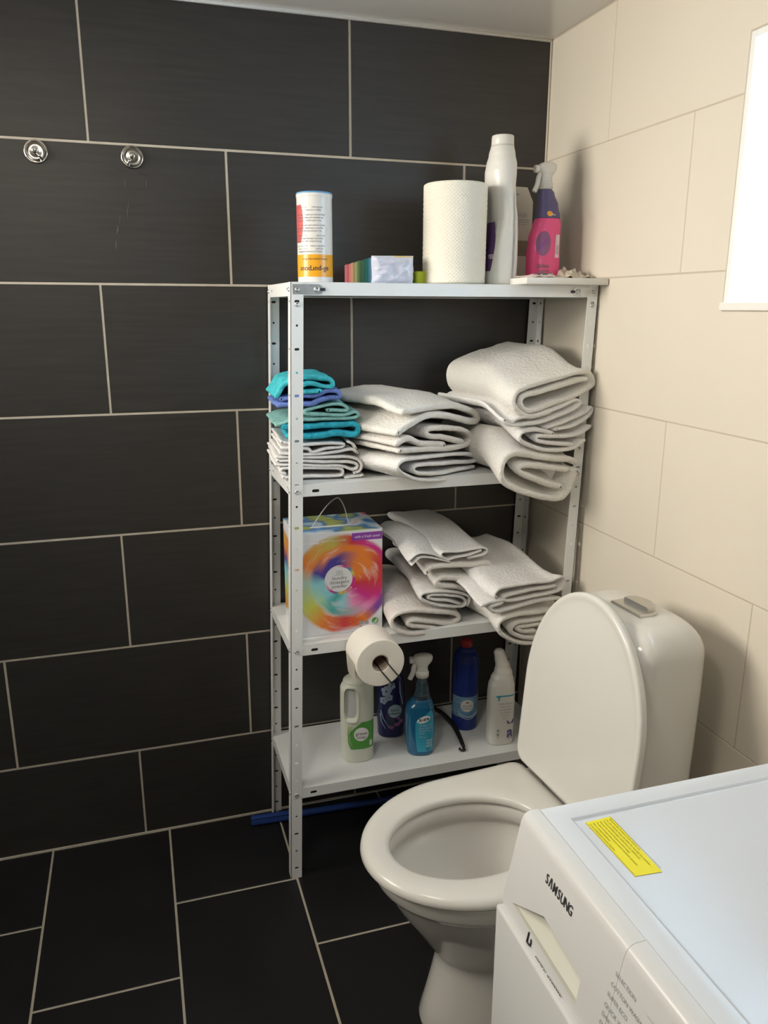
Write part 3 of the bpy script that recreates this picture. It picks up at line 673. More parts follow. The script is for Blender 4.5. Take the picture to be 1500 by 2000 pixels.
b=nb(); fr=lambda x,z:f2(-z,x); text(b,'OXI',lambda x,z:f2(.0285-z,.058+x),0,0,.012,'LEFT'); text(b,'EXTRA',f2,-.012,.026,.0105,bold=.02); text(b,'hygiene',f2,-.010,.017,.009); rectpatch(b,f2,-.028,.012,.010,.0145,8,1); link('lettering',b,'grey_ink',t,kind='stuff')
b=nb(); text(b,'Vanish',lambda x,z:f2(-.014+x*.62-z*.78,.080+x*.78+z*.62),0,-.003,.0125); link('logo_text',b,'violet_banner',t)
b=nb(); f3=L.wrap(-PI/2,.0008); discpatch(b,f3,-.006,.150,.007,.006); link('emblem',b,'orange',t)
b=nb(); text(b,'plus',f3,.003,.146,.0075); link('emblem_text',b,'white_ink',t)
# crumpled wrapper and pale cloth on the board
def crumple(name,label,cat,loc,w,d,h,m,seed,rz=0,th=.0015):
    b=nb(); n1,n2=34,20; top=[];bot=[]
    for j in range(n2+1):
        r=[];q=[]
        for i in range(n1+1):
            u,v=i/n1,j/n2; e=min(1,min(u,1-u,v,1-v)*6); nn=noise.noise(Vector((u*5,v*4,seed)))*.6+abs(noise.noise(Vector((u*11,v*9,seed+4))))*.7
            ex=noise.noise_vector(Vector((u*3,v*3,seed+9)))*.08
            z=th+h*max(0,.18+nn)*(.25+.75*e); p=Vector(((u-.5+ex.x)*w,(v-.5+ex.y)*d,z)); r.append(b.verts.new(p)); q.append(b.verts.new(p-Vector((0,0,th))))
        top.append(r);bot.append(q)
    for j in range(n2):
        for i in range(n1):
            b.faces.new((top[j][i],top[j][i+1],top[j+1][i+1],top[j+1][i])); b.faces.new((bot[j][i],bot[j+1][i],bot[j+1][i+1],bot[j][i+1]))
    for i in range(n1): b.faces.new((top[0][i],bot[0][i],bot[0][i+1],top[0][i+1])); b.faces.new((top[n2][i],top[n2][i+1],bot[n2][i+1],bot[n2][i]))
    for j in range(n2): b.faces.new((top[j][0],top[j+1][0],bot[j+1][0],bot[j][0])); b.faces.new((top[j][n1],bot[j][n1],bot[j+1][n1],top[j+1][n1]))
    o=link(name,b,m,smooth=50); o.location=loc; o.rotation_euler=(0,0,rz); tag(o,label,cat); return o
crumple('crumpled_wrapper','crumpled beige wrapper lying flat on the board beside the cream wall','wrapper',(-.060,-.22,ZBD),.105,.13,.030,'crumple',5.4)
crumple('cleaning_cloth','thin pale pink cloth on the board, left of the pink spray bottle','cloth',(-.168,-.262,ZBD),.075,.12,.010,'pale_cloth',8.7)

# ------------------------------------------------------------------ third shelf: box of washing powder
BX0,BX1,BY0,BY1=-.7445,-.5305,-.2605,-.103; BH=.262; Z3=.6412
t=thing('detergent_box','colourful washing powder box with cord handle, left on the third shelf','box',((BX0+BX1)/2,(BY0+BY1)/2,Z3))
bw,bd=(BX1-BX0)/2,(BY1-BY0)/2
art=bpy.data.materials.new('swirl_print'); art.use_nodes=True; nt=art.node_tree; N=nt.nodes; Lk=nt.links; pb=N['Principled BSDF']; pb.inputs['Roughness'].default_value=.32
tc=N.new('ShaderNodeTexCoord'); sp=N.new('ShaderNodeSeparateXYZ'); Lk.new(tc.outputs['Object'],sp.inputs[0])
def MA(op,a,b_=None,c=None):
    n_=N.new('ShaderNodeMath'); n_.operation=op
    for i,x in enumerate((a,b_,c)):
        if x is None: continue
        if isinstance(x,(int,float)): n_.inputs[i].default_value=x
        else: Lk.new(x,n_.inputs[i])
    return n_.outputs[0]
wn=N.new('ShaderNodeTexNoise'); wn.inputs['Scale'].default_value=14; Lk.new(tc.outputs['Object'],wn.inputs['Vector'])
xx=MA('ADD',MA('ADD',sp.outputs[0],.012),MA('MULTIPLY',sp.outputs[1],.35)); zz_=MA('ADD',sp.outputs[2],-.128)
ang=MA('ARCTAN2',zz_,xx); an=MA('FRACT',MA('ADD',MA('DIVIDE',ang,2*PI),1.0))
rad=MA('SQRT',MA('ADD',MA('MULTIPLY',xx,xx),MA('MULTIPLY',zz_,zz_)))
rad2=MA('ADD',MA('ADD',rad,MA('MULTIPLY',MA('SINE',MA('ADD',ang,.7)),-.010)),MA('MULTIPLY',MA('SUBTRACT',wn.outputs[0],.5),.020))
def RAMP(fac,stops):
    r=N.new('ShaderNodeValToRGB'); e=r.color_ramp.elements
    while len(e)<len(stops): e.new(.5)
    for q,(p_,c) in zip(e,stops): q.position=p_; q.color=(*c,1)
    Lk.new(fac,r.inputs[0]); return r.outputs[0]
RED,ORG,MAG,PNK,PUR,IND,TEA,CYA,GRN,YEL,WHT=(.62,.035,.05),(.80,.22,.03),(.62,.02,.25),(.80,.28,.52),(.20,.05,.35),(.07,.05,.32),(.05,.42,.42),(.28,.66,.74),(.20,.50,.16),(.72,.62,.08),(.76,.77,.80)
inner=RAMP(an,[(0,RED),(.10,ORG),(.18,ORG),(.30,IND),(.44,IND),(.47,CYA),(.58,CYA),(.64,TEA),(.72,CYA),(.80,PNK),(.90,MAG),(1,RED)])
mid=RAMP(an,[(0,RED),(.08,RED),(.16,ORG),(.27,ORG),(.36,ORG),(.43,IND),(.49,CYA),(.58,(.45,.72,.45)),(.67,TEA),(.76,(.35,.42,.45)),(.86,PNK),(.93,MAG),(1,RED)])
outer=RAMP(an,[(0,PUR),(.06,MAG),(.17,MAG),(.23,RED),(.30,(.55,.48,.10)),(.42,ORG),(.48,(.45,.65,.55)),(.58,(.62,.68,.12)),(.66,ORG),(.74,RED),(.82,ORG),(.88,PUR),(.95,PUR),(1,PUR)])
def SS(lo,hi,x): 
    m_=N.new('ShaderNodeMapRange'); m_.interpolation_type='SMOOTHSTEP'; m_.inputs[1].default_value=lo; m_.inputs[2].default_value=hi; Lk.new(x,m_.inputs[0]); return m_.outputs[0]
def MIX(f_,a,c):
    m_=N.new('ShaderNodeMix'); m_.data_type='RGBA'; Lk.new(f_,m_.inputs['Factor'])
    for nm,x in (('A',a),('B',c)):
        if isinstance(x,tuple): m_.inputs[nm].default_value=(*x,1)
        else: Lk.new(x,m_.inputs[nm])
    return m_.outputs['Result']
c=MIX(SS(.066,.080,rad2),inner,mid); c=MIX(SS(.086,.100,rad2),c,outer)
lim=MA('ADD',.118,MA('MULTIPLY',MA('SINE',MA('ADD',ang,-1.9)),.016)); c=MIX(SS(0,.010,MA('SUBTRACT',rad2,lim)),c,WHT)
sn=N.new('ShaderNodeTexNoise'); sn.inputs['Scale'].default_value=420; Lk.new(tc.outputs['Object'],sn.inputs['Vector'])
low=MA('MULTIPLY',SS(.62,.72,sn.outputs[0]),MA('MULTIPLY',SS(.055,.085,MA('MULTIPLY',zz_,-1)),SS(.05,.0,MA('SUBTRACT',rad2,.118))))
c=MIX(low,c,(.95,.75,.5))
cmb=N.new('ShaderNodeCombineXYZ'); Lk.new(MA('MULTIPLY',rad2,70),cmb.inputs[0]); Lk.new(MA('MULTIPLY',MA('SINE',ang),1.3),cmb.inputs[1]); Lk.new(MA('MULTIPLY',MA('COSINE',ang),1.3),cmb.inputs[2])
stn=N.new('ShaderNodeTexNoise'); stn.inputs['Scale'].default_value=1.0; stn.inputs['Detail'].default_value=3; Lk.new(cmb.outputs[0],stn.inputs['Vector']); c=MIX(MA('MULTIPLY',SS(.52,.75,stn.outputs[0]),.45),c,(.85,.8,.8))
tn=N.new('ShaderNodeTexNoise'); tn.inputs['Scale'].default_value=13; tn.inputs['Detail'].default_value=1; Lk.new(tc.outputs['Object'],tn.inputs['Vector'])
topc=RAMP(tn.outputs[0],[(.25,RED),(.36,(.6,.15,.3)),(.44,(.75,.75,.75)),(.50,(.45,.6,.7)),(.56,(.06,.2,.5)),(.64,(.45,.5,.12)),(.75,(.3,.5,.3))]); c=MIX(SS(BH-.0022,BH-.0010,sp.outputs[2]),c,topc)
Lk.new(c,pb.inputs['Base Color']); MT['swirl']=art
b=nb(); box(b,(-bw,-bd,0),(bw,bd,BH),.0015,2); link('carton',b,'swirl',t,smooth=0)
FY=-bd-.0006; f=plane_map((0,FY,0),(1,0,0),(0,0,1)); f1=plane_map((0,FY-.0004,0),(1,0,0),(0,0,1)); f2=plane_map((0,FY-.0008,0),(1,0,0),(0,0,1))
cx_,cz_=.000,.140
ringm=bpy.data.materials.new('rainbow_ring'); ringm.use_nodes=True; nt=ringm.node_tree; N=nt.nodes; Lk=nt.links
tc=N.new('ShaderNodeTexCoord'); sp=N.new('ShaderNodeSeparateXYZ'); Lk.new(tc.outputs['Object'],sp.inputs[0])
an=MA('FRACT',MA('ADD',MA('DIVIDE',MA('ARCTAN2',MA('ADD',sp.outputs[2],-cz_),MA('ADD',sp.outputs[0],-cx_)),2*PI),1.0))
Lk.new(RAMP(an,[(0,MAG),(.07,YEL),(.12,(.05,.3,.5)),(.2,MAG),(.28,(.8,.7,.75)),(.5,(.8,.8,.82)),(.64,MAG),(.70,(.08,.2,.45)),(.76,YEL),(.84,RED),(.92,MAG)]),N['Principled BSDF'].inputs['Base Color']); MT['ring']=ringm
b=nb(); discpatch(b,f,cx_,cz_,.0385,.0375,40,3); o=link('label_ring',b,'ring',t)
b=nb(); discpatch(b,f1,cx_-.002,cz_+.001,.0325,.0315,40,3); link('label_disc',b,'white_card',t)
b=nb(); text(b,'laundry',f2,cx_-.002,cz_+.001,.0125); text(b,'detergent',f2,cx_-.002,cz_-.0095,.0125); text(b,'powder',f2,cx_-.002,cz_-.020,.0125); link('label_text',b,'grey_ink',t,kind='stuff')
b=nb()
for k in (-1,0,1):
    for q in (-1,1): tube(b,[f2(cx_-.002+k*.006,cz_+.0155),f2(cx_-.002+k*.006+q*.0025,cz_+.020),f2(cx_-.002+k*.006,cz_+.0235+(.002 if k==0 else 0))],.0003,4)
text(b,'eco & fresh',f2,cx_-.002,cz_+.0115,.0045); link('logo',b,'mid_ink',t)
b=nb(); rectpatch(b,f,.030,bw-.001,BH-.027,BH-.008,1,1); link('banner',b,'violet_banner',t)
b=nb(); text(b,'with a fresh scent',f1,.0685,BH-.0205,.0088); text(b,'for coloured clothes and whites',f1,-.020,BH-.024,.0055); rectpatch(b,f1,-.105,-.05,BH-.027,BH-.0245,1,1)
text(b,'COLOUR',lambda x,z:f2(cx_+(.0352+z)*cos(-.95+x*26),cz_+(.0352+z)*sin(-.95+x*26)) ,0,-.003,.0062,bold=.02); link('banner_text',b,'white_ink',t,kind='stuff')
b=nb()
for q in (.052,.066): 
    rectpatch(b,f,q-.005,q+.005,.018,.027,1,1)
    rectpatch(b,f,q-.004,q+.004,.011,.0145,1,1)
link('wash_icons',b,'mid_ink',t)
b=nb(); discpatch(b,f,.088,.024,.0085,.0085,24); link('eco_mark',b,'green_label',t)
b=nb(); tube(b,[f1(.083,.020),f1(.088,.022),f1(.093,.029)],.0010,4); tube(b,[f1(.084,.0165),f1(.090,.019),f1(.095,.025)],.0008,4); link('eco_mark_bird',b,'white_ink',t)
mk('cord',(.55,.52,.48),.5)
b=nb(); hp=[hit(u,v,1,(BY0+BY1)/2-.03)-Vector(t.location) for u,v in [(609,1032),(622,1010),(640,986),(656,973),(664,975),(673,992),(680,1018),(684,1026)]]
hp[0].z=BH-.001; hp[-1].z=BH-.001; tube(b,catmull(hp,6),.0013,8); link('cord_handle',b,'cord',t)
b=nb(); box(b,(hp[0].x-.004,hp[0].y-.004,BH),(hp[-1].x+.004,hp[0].y+.004,BH+.0008),.0003); link('handle_strip',b,'white_card',t)
# toilet roll on a black wire holder hooked to the shelf lip
RC=Vector((-.580,-.3085,.6195))
t=thing('toilet_roll','white toilet paper roll hanging in front of the third shelf edge','toilet roll',RC)
T=Matrix.Rotation(PI/2,4,'X')
b=nb(); lathe(b,[(.0205,0),(.0565,0),(.0582,.002),(.0582,.006),(.0582,.092),(.0582,.0965),(.0572,.098),(.0555,.0982),(.0235,.0982),(.0205,.0978),(.0205,0)],64,T,cap=False); link('paper',b,'paper',t)
b=nb(); lathe(b,[(.0203,.0005),(.0203,.0975),(.0192,.0975),(.0192,.0005),(.0203,.0005)],40,T,cap=False); link('core',b,'cardboard_core',t)
b=nb(); g=[]
for i in range(8):
    q=i/7; g.append([b.verts.new((-.0585+.004*q*q-.001,-y_,-.0+(-.052)*q)) for y_ in (.012,.05,.086)])
for A,B in zip(g,g[1:]):
    for i in range(2): b.faces.new((A[i],A[i+1],B[i+1],B[i]))
bmesh.ops.solidify(b,geom=b.faces[:],thickness=.0006); link('loose_sheet',b,'paper',t)
hold=nb(); dv=Vector((.60,0,-.80)); sv=Vector((.80,0,.60))
for s_ in (-.0105,.0125):
    c0=RC+sv*s_; e=dv*.0635; inn=dv*(.0155 if s_<0 else .0130)
    pts=[c0+Vector((0,-.008,0))+inn,c0+Vector((0,-.101,0))+inn,c0+Vector((0,-.1025,0))+inn+dv*.003,c0+Vector((0,-.1025,0))+dv*.058,c0+Vector((0,-.1005,0))+e,c0+Vector((0,-.08,0))+e,c0+Vector((0,.0015,0))+e]
    tube(hold,pts,.0016,8)
a_=RC+sv*-.0105+dv*.0635+Vector((0,.0015,0)); c_=RC+sv*.0125+dv*.0635+Vector((0,.0015,0)); tube(hold,[a_,c_],.0016,8)
m_=(a_+c_)/2; tube(hold,[m_,Vector((m_.x,YS-.0022,.600)),Vector((m_.x,YS-.0022,.640)),Vector((m_.x,YS-.001,.6432)),Vector((m_.x,YS+.012,.6432))],.0014,8)
o=link('roll_holder',hold,'black_wire'); recenter(o); tag(o,'black wire roll holder with two prongs across the toilet roll','holder')

# ------------------------------------------------------------------ lowest shelf: bottles
Z4=.2562
# white handled bottle, green label
t=thing('soap_bottle','milky white handled bottle with round green label, below the toilet roll','bottle',(-.580,-.196,Z4),-.12)
L=Loft([(0,0,0,.040,.034,2.6),(.004,0,0,.043,.0365,2.6),(.034,0,0,.043,.0365,2.6),(.036,0,0,.0425,.036,2.6),(.10,0,0,.0435,.036,2.6),(.13,0,0,.044,.036,2.6),(.20,0,0,.0435,.034,2.5),(.222,.002,0,.038,.031,2.3),(.238,.006,0,.026,.024,2.1),(.246,.008,0,.017,.017,2)])
fL=L.wrap(-PI/2,0)
def handle(p,th,z):
    if p.y<0:
        dx=(p.x+.0195)/.0165; dz=(z-.166)/.042; q=(abs(dx)**4+abs(dz)**4)
        q=min(q,20); k=1/(1+math.exp((q-1)*6)); rim=math.exp(-((q-1.6)/.7)**2)
        p=p.copy(); p.y+=.012*k-.0028*rim
    return p
b=nb(); L.body(b,128,120,handle); link('body',b,'hdpe',t)
b=nb(); P_=[]; discn=40
for i in range(discn):
    a=2*PI*i/discn; ca,sa=cos(a),sin(a); P_.append((-.0195+.0150*math.copysign(abs(ca)**.5,ca),.166+.0395*math.copysign(abs(sa)**.5,sa)))
vs_=[b.verts.new((x,handle(fL(x,z),0,z).y-.0004,z)) for x,z in P_]
cv=b.verts.new((-.0195,handle(fL(-.0195,.166),0,.166).y-.0006,.166))
for i in range(discn): b.faces.new((cv,vs_[i],vs_[(i+1)%discn]))
link('grip_recess',b,'hdpe_grip',t,label='grey recessed handle grip')
b=nb(); lathe(b,[(.0165,.244),(.0185,.246),(.0185,.264),(.017,.267),(0,.267)],32,Matrix.Translation((.008,0,0))); link('cap',b,'white_plastic',t)
f=L.wrap(-PI/2,.0006); f1=L.wrap(-PI/2,.0011); f2=L.wrap(-PI/2,.0016)
b=nb(); rectpatch(b,f,0,0,0,0,16,20,shape=lambda u,v:((-.022-.010*sin(PI*min(1,v*1.05)))+(v**3*.030)+u*(.068+.010*sin(PI*min(1,v*1.05))-(v**3*.030)),.040+.078*v)); link('label',b,'green_label',t)
b=nb()
for k in range(3): tube(b,[f1(x,z) for x,z in [(-.0255-.004*k+.006,.108),(-.029-.003*k+.005,.085),(-.027-.0025*k+.005,.065),(-.018-.002*k+.004,.045)]],.0009,5)
link('label_arcs',b,'pale_green',t)
b=nb(); discpatch(b,f1,.006,.083,.0195,.0195,32); link('label_disc',b,'white_ink',t)
b=nb(); text(b,'green',f2,.006,.081,.0135,bold=.005); text(b,'soap',f2,.006,.0705,.0135,bold=.005); link('label_text',b,'grey_ink',t,kind='stuff')
b=nb(); rectpatch(b,f1,.028,.037,.046,.062,4,2); link('label_glass',b,'white_plastic',t)
# dark blue softener bottle with flowers
t=thing('softener_bottle','dark blue softener bottle with pale flower print, half behind the spray bottle','bottle',(-.458,-.112,Z4),-.15)
L=Loft([(0,0,0,.033,.026,2.5),(.005,0,0,.037,.030,2.5),(.06,0,0,.0395,.031,2.4),(.12,0,0,.039,.030,2.4),(.165,0,0,.0345,.027,2.2),(.195,0,0,.026,.022,2),(.205,0,0,.020,.020,2)])
b=nb(); L.body(b,56,50); link('body',b,'navy_plastic',t)
b=nb(); lathe(b,[(.020,.203),(.021,.205),(.0205,.236),(.018,.239),(0,.239)],32); link('cap',b,'navy_sleeve',t)
f=L.wrap(-PI/2,.0006); f1=L.wrap(-PI/2,.0012)
b=nb()
for (px,pz,pr_,a0) in ((-.018,.142,.016,.3),(-.004,.158,.012,.9),(-.026,.115,.012,.0),(-.010,.125,.011,.5)):
    for k in range(5):
        a=a0+2*PI*k/5; discpatch(b,f,px+pr_*.55*cos(a),pz+pr_*.55*sin(a),pr_*.42,pr_*.42,12,2)
for (x0,z0,x1,z1) in ((-.034,.085,-.010,.035),(-.036,.075,-.02,.03),(.02,.17,.030,.10)): tube(b,[f(x0,z0),f((x0+x1)/2-.004,(z0+z1)/2),f(x1,z1)],.0016,6)
link('flower_print',b,'flower',t)
b=nb()
for (px,pz,pr_) in ((.012,.042,.009),(.024,.050,.008),(.016,.060,.006),(-.004,.034,.008)): discpatch(b,f,px,pz,pr_,pr_*.7,12,2)
link('rose_print',b,'rose',t)
b=nb(); discpatch(b,f,.006,.083,.0195,.0195,32); link('label_disc',b,'pale_blue',t)
b=nb(); text(b,'fabric',f1,.006,.083,.0105); text(b,'softener',f1,.006,.073,.0105); link('label_text',b,'ink',t)
# blue glass cleaner
t=thing('spray_bottle','blue window cleaner spray bottle with white trigger on the lowest shelf','spray bottle',(-.412,-.222,Z4),-.22)
k_=.0001545
def rr(l,r): return ((l+r)/2-357)*.000139,(r-l)/2*.000139
rows=[]
for y,l,r,ry in [(1885,140,590,.026),(1860,112,612,.030),(1700,84,632,.031),(1400,66,650,.032),(1150,74,634,.031),(1000,90,610,.029),(900,165,585,.026),(820,235,552,.023),(700,262,520,.019),(560,274,490,.016),(470,302,470,.0125)]:
    cx,rx=rr(l,r); rows.append(((1885-y)*k_,cx,0,rx,ry,2.6 if y>900 else 2.1))
L=Loft(rows); zl=(1885-850)*k_
La=Loft([r for r in rows if r[0]<zl-.002]+[(zl,*interp(rows,zl))]); b=nb(); La.body(b,56,50); link('body',b,'blue_liquid',t)
Lb=Loft([(zl+.0002,*interp(rows,zl))]+[r for r in rows if r[0]>zl+.002]); b=nb(); Lb.body(b,48,24); link('neck',b,'clear_neck',t,label='clear empty bottle neck')
b=nb(); tube(b,[(.004,0,zl+.001),(.003,0,rows[-1][0]-.001)],.0022,8); link('dip_tube',b,'white_ink',t)
spray_head(t,rows[-1][1],0,rows[-1][0],'white_plastic',1.10)
f=L.wrap(-PI/2,.0007); f1=L.wrap(-PI/2,.0012); f2=L.wrap(-PI/2,.0017)
def lab(u,v):
    zz=.014+v*.126; l=-.010-.006*sin(PI*v)+max(0,v-.72)*.17; r=.036-.006*abs(v-.4)-max(0,v-.85)*.06; return (l+u*(r-l),zz)
b=nb(); rectpatch(b,f,0,0,0,0,16,24,shape=lab); link('label',b,'aqua_label',t)
b=nb(); discpatch(b,lambda x,z:f1(x,z+(x-.006)*.25),.006,.109,.0175,.0095,28); link('logo_oval',b,'white_ink',t)
b=nb(); text(b,'X-tra',lambda x,z:f2(x,z+(x-.006)*.25),.006,.1052,.0145,bold=.03,sx=.85); link('logo_text',b,'ink',t)
b=nb()
for i,l in enumerate(['window and','glass cleaner','streak free','shine']): text(b,l,f1,-.007,.090-.0075*i,.0072,'LEFT',bold=.01)
text(b,'750 ml',f1,-.007,.056,.0072,'LEFT')
for i in range(3):
    for j in range(3): rectpatch(b,f1,.014+.006*i,.0185+.006*i,.028+.008*j,.0338+.008*j,1,1)
link('label_text',b,'pale_blue',t,kind='stuff')
b=nb(); text(b,'20x',f1,.018,.019,.0075); link('label_mark',b,'ink',t)
# black dish brush
t=thing('dish_brush','black dish brush lying on the lowest shelf behind the blue spray bottle','brush',tuple(hit(905,1462,2,Z4)))
org=Vector(t.location); PB=[hit(905,1458,2,Z4+.006),hit(897,1438,2,Z4+.009),hit(884,1414,2,Z4+.015),hit(862,1392,2,Z4+.022),hit(835,1378,2,Z4+.026)]
PB=[p-org for p in PB]; cp=catmull(PB,8); b=nb(); tube(b,cp,[.0052+.0022*min(1,i/12) for i in range(len(cp))],12,flat=.72); link('handle',b,'black_plastic',t)
b=nb(); e0=PB[0]; dr=(PB[0]-PB[1]).normalized(); sd=Vector((dr.y,-dr.x,0)).normalized()
hk=[e0,e0+dr*.008+sd*.001,e0+dr*.014-sd*.001*0,e0+dr*.0165+sd*.005,e0+dr*.0145+sd*.0105,e0+dr*.008+sd*.0125]
for p in hk: p.z=max(p.z,.0045)
tube(b,catmull(hk,5),.0036,10); link('hanging_hook',b,'black_plastic',t)
e1=PB[-1]; b=nb(); T=Matrix.Translation(e1+Vector((-.022,.010,.0035))); lathe(b,[(.020,-.002),(.022,0),(.022,.007),(.017,.011),(0,.012)],32,T); link('brush_head',b,'black_plastic',t)
b=nb(); rnd=random.Random(2)
for i in range(60):
    a=rnd.uniform(0,2*PI); r=.019*math.sqrt(rnd.random()); p=e1+Vector((-.022+r*cos(a),.010+r*sin(a),.002)); tube(b,[p,p+Vector((.002*cos(a),.002*sin(a),-.0255))],.0007,4)
link('bristles',b,'grey_ink',t,kind='stuff')
# cobalt cleaner bottle with red cap
t=thing('bleach_bottle','cobalt blue round bottle with red cap, at the back of the lowest shelf','bottle',(-.243,-.132,Z4),-.1)
L=Loft([(0,0,0,.033,.033,2),(.004,0,0,.0365,.0365,2),(.04,0,0,.037,.037,2),(.041,0,0,.0362,.0362,2),(.107,0,0,.0362,.0362,2),(.108,0,0,.037,.037,2),(.20,0,0,.0365,.0365,2),(.222,0,0,.033,.033,2),(.238,0,0,.021,.021,2),(.246,0,0,.0145,.0145,2)])
def flute(p,th,z):
    w_=max(0,min(1,(z-.115)/.015))*max(0,min(1,(.215-z)/.02))
    if w_>0: k=1-.055*w_*(.5+.5*cos(th*9)); p=Vector((p.x*k,p.y*k,p.z))
    return p
b=nb(); L.body(b,96,60,flute); link('body',b,'cobalt_plastic',t)
b=nb(); lathe(b,[(.0150,.244),(.0165,.2455),(.0160,.262),(.014,.265),(0,.265)],32); link('cap',b,'red_cap',t)
f=L.wrap(-PI/2,.0009); f1=L.wrap(-PI/2,.0014); f2=L.wrap(-PI/2,.0019)
b=nb(); rectpatch(b,f,-.055,.055,.0425,.1055,40,6); link('label',b,'blue_label',t)
b=nb(); discpatch(b,f1,-.004,.079,.0185,.0185,32); link('label_disc',b,'white_plastic',t)
b=nb()
for k in range(3):
    tube(b,[f1(-.030+.006*i,.052-.004*k+.0035*((i-5)/5)**2*4-.006) for i in range(11)],.0011,5)
link('label_waves',b,'pale_blue',t)
b=nb(); text(b,'chlorine',f2,-.004,.0765,.0088); text(b,'cleaner',f2,-.004,.0685,.0088); discpatch(b,f2,-.004,.0895,.004,.0025,12,2); link('label_text',b,'grey_ink',t,kind='stuff')
# white bottle with bent neck
t=thing('toilet_cleaner_bottle','white angled neck bottle with small print, right end of the lowest shelf','bottle',(-.186,-.243,Z4),-.1)
k_=.277/1510; rows=[]
for y,l,r,ry,n in [(1810,690,1120,.022,3),(1780,655,1138,.025,3),(1700,645,1142,.0265,3),(1000,640,1145,.0265,3),(870,650,1138,.026,2.8),(760,690,1112,.025,2.5),(660,752,1085,.023,2.3),(560,768,1042,.019,2.1),(450,745,982,.0165,2),(350,724,930,.0155,2),(315,745,912,.0135,2),(300,790,885,.008,2)]:
    rows.append(((1810-y)*k_,((l+r)/2-893)*.000145,0,(r-l)/2*.000145,ry,n))
L=Loft(rows); b=nb(); L.body(b,64,70); link('body',b,'white_plastic',t)
f=L.wrap(-PI/2,.0006)
b=nb(); rectpatch(b,f,-.022,.029,.1485,.1525,12,1); rectpatch(b,f,-.0165,-.0125,.137,.1485,2,2); rectpatch(b,f,-.0185,-.0105,.1465,.1500,2,2); link('blue_rule',b,'aqua_label',t)
b=nb()
for i,(l,s_) in enumerate([('Toilet cleaner',.0075),('fresh scent',.0062),('bio degradable',.0062),('use undiluted',.0055),('rinse well',.0055),('750 ml',.005)]): text(b,l,f,.004,.126-.0088*i,s_)
for i in range(3): discpatch(b,f,-.0135,.048-.012*i+(.004 if i==2 else 0),.0040,.0045 if i<2 else .0012,12,2)
link('small_print',b,'mid_ink',t,kind='stuff')
mk('violet_ink',(.10,.08,.24),.4)
b=nb(); text(b,'a',f,.0205,.0245,.050,bold=.03,sx=.85)
for sg in (-1,1):
    q=[f(.021+sg*.0015,.067),f(.021+sg*.007,.070),f(.021+sg*.0105,.0775)]; tube(b,q,[.0012,.0030,.0008],6)
link('letter_logo',b,'violet_ink',t)

# ------------------------------------------------------------------ floor squeegee behind the shelf legs
t=thing('floor_squeegee','dark blue floor squeegee lying along the wall under the shelves','squeegee',(-.70,-.058,0),-.06)
b=nb(); box(b,(-.152,-.016,.004),(-.030,.010,.022),.003); box(b,(-.152,-.017,.022),(-.030,-.010,.030),.001); link('head',b,'broom_blue',t)
b=nb(); box(b,(-.153,-.008,0),(-.029,.004,.005),.0006); link('blade',b,'black_plastic',t)
b=nb(); tube(b,[(-.035,.0,.011),(.0,.0,.011),(.60,.012,.011)],.0095,12); link('handle',b,'broom_blue',t)

# ------------------------------------------------------------------ toilet
YAW_T=.080
toi=thing('toilet','white floor standing toilet with raised lid beside the washing machine','toilet',(0,-.752,0),PI+YAW_T)
def outline(front,w,back,xc,r=.05,NF=48,NS=10,NB=10,NK=24):
    P=[]
    for i in range(NF+1):
        a=-PI/2+PI*i/NF; P.append((xc+(front-xc)*cos(a),w*sin(a)))
    r=min(r,w*.95,(xc-back)*.9)
    for i in range(1,NS): P.append((xc+(back+r-xc)*i/NS,w))
    for i in range(NB+1): a=PI/2+PI/2*i/NB; P.append((back+r+r*cos(a),w-r+r*sin(a)))
    for i in range(1,NK): P.append((back,(w-r)*(1-2*i/NK)))
    for i in range(NB+1): a=PI+PI/2*i/NB; P.append((back+r+r*cos(a),-w+r+r*sin(a)))
    for i in range(NS-1,0,-1): P.append((xc+(back+r-xc)*i/NS,-w))
    return P
def rings(bm,secs,cap0=True,cap1=True,close=False):
    R=[[bm.verts.new((x,y,z)) for x,y in P] for P,z in secs]; n=len(R[0])
    for A,B in zip(R,R[1:]):
        for i in range(n): bm.faces.new((A[i],A[(i+1)%n],B[(i+1)%n],B[i]))
    if cap0: bm.faces.new(R[0][::-1])
    if cap1: bm.faces.new(R[-1])
    return R
def inner(a,b_,cx,n_out):
    """ellipse sampled with the same count and order as outline()"""
    P=outline(.737,.19,.29,.50); out=[]
    for x,y in P:
        t_=math.atan2(y/b_,(x-cx)/a); out.append((cx+a*cos(t_),b_*sin(t_)))
    return out
b=nb(); S=[]
for z,fr,w_,bk,xc in [(0,.614,.117,.12,.40),(.012,.615,.118,.12,.40),(.05,.604,.111,.115,.40),(.10,.592,.104,.11,.40),(.14,.583,.099,.105,.40),(.158,.580,.098,.10,.40),(.165,.582,.1005,.10,.40),(.19,.598,.111,.098,.41),(.24,.628,.131,.095,.43),(.28,.655,.148,.092,.45),(.32,.678,.1615,.09,.47),(.352,.695,.172,.09,.48),(.364,.702,.1745,.09,.485),(.3655,.7085,.1785,.09,.49),(.372,.712,.1805,.09,.49),(.398,.722,.184,.09,.495),(.404,.722,.183,.09,.495),(.406,.718,.180,.092,.495)]:
    S.append((outline(fr,w_,bk,xc),z))
for a,bb,z,cx in [(.178,.130,.406,.520),(.168,.122,.404,.520),(.165,.119,.395,.520),(.163,.118,.372,.518),(.170,.128,.366,.516),(.170,.130,.355,.512),(.150,.122,.325,.50),(.115,.100,.285,.485),(.085,.076,.245,.47),(.062,.055,.212,.458),(.050,.043,.192,.455)]:
    S.append((inner(a,bb,cx,0),z))
rings(b,S); bowl=link('bowl',b,'ceramic',toi,smooth=50)
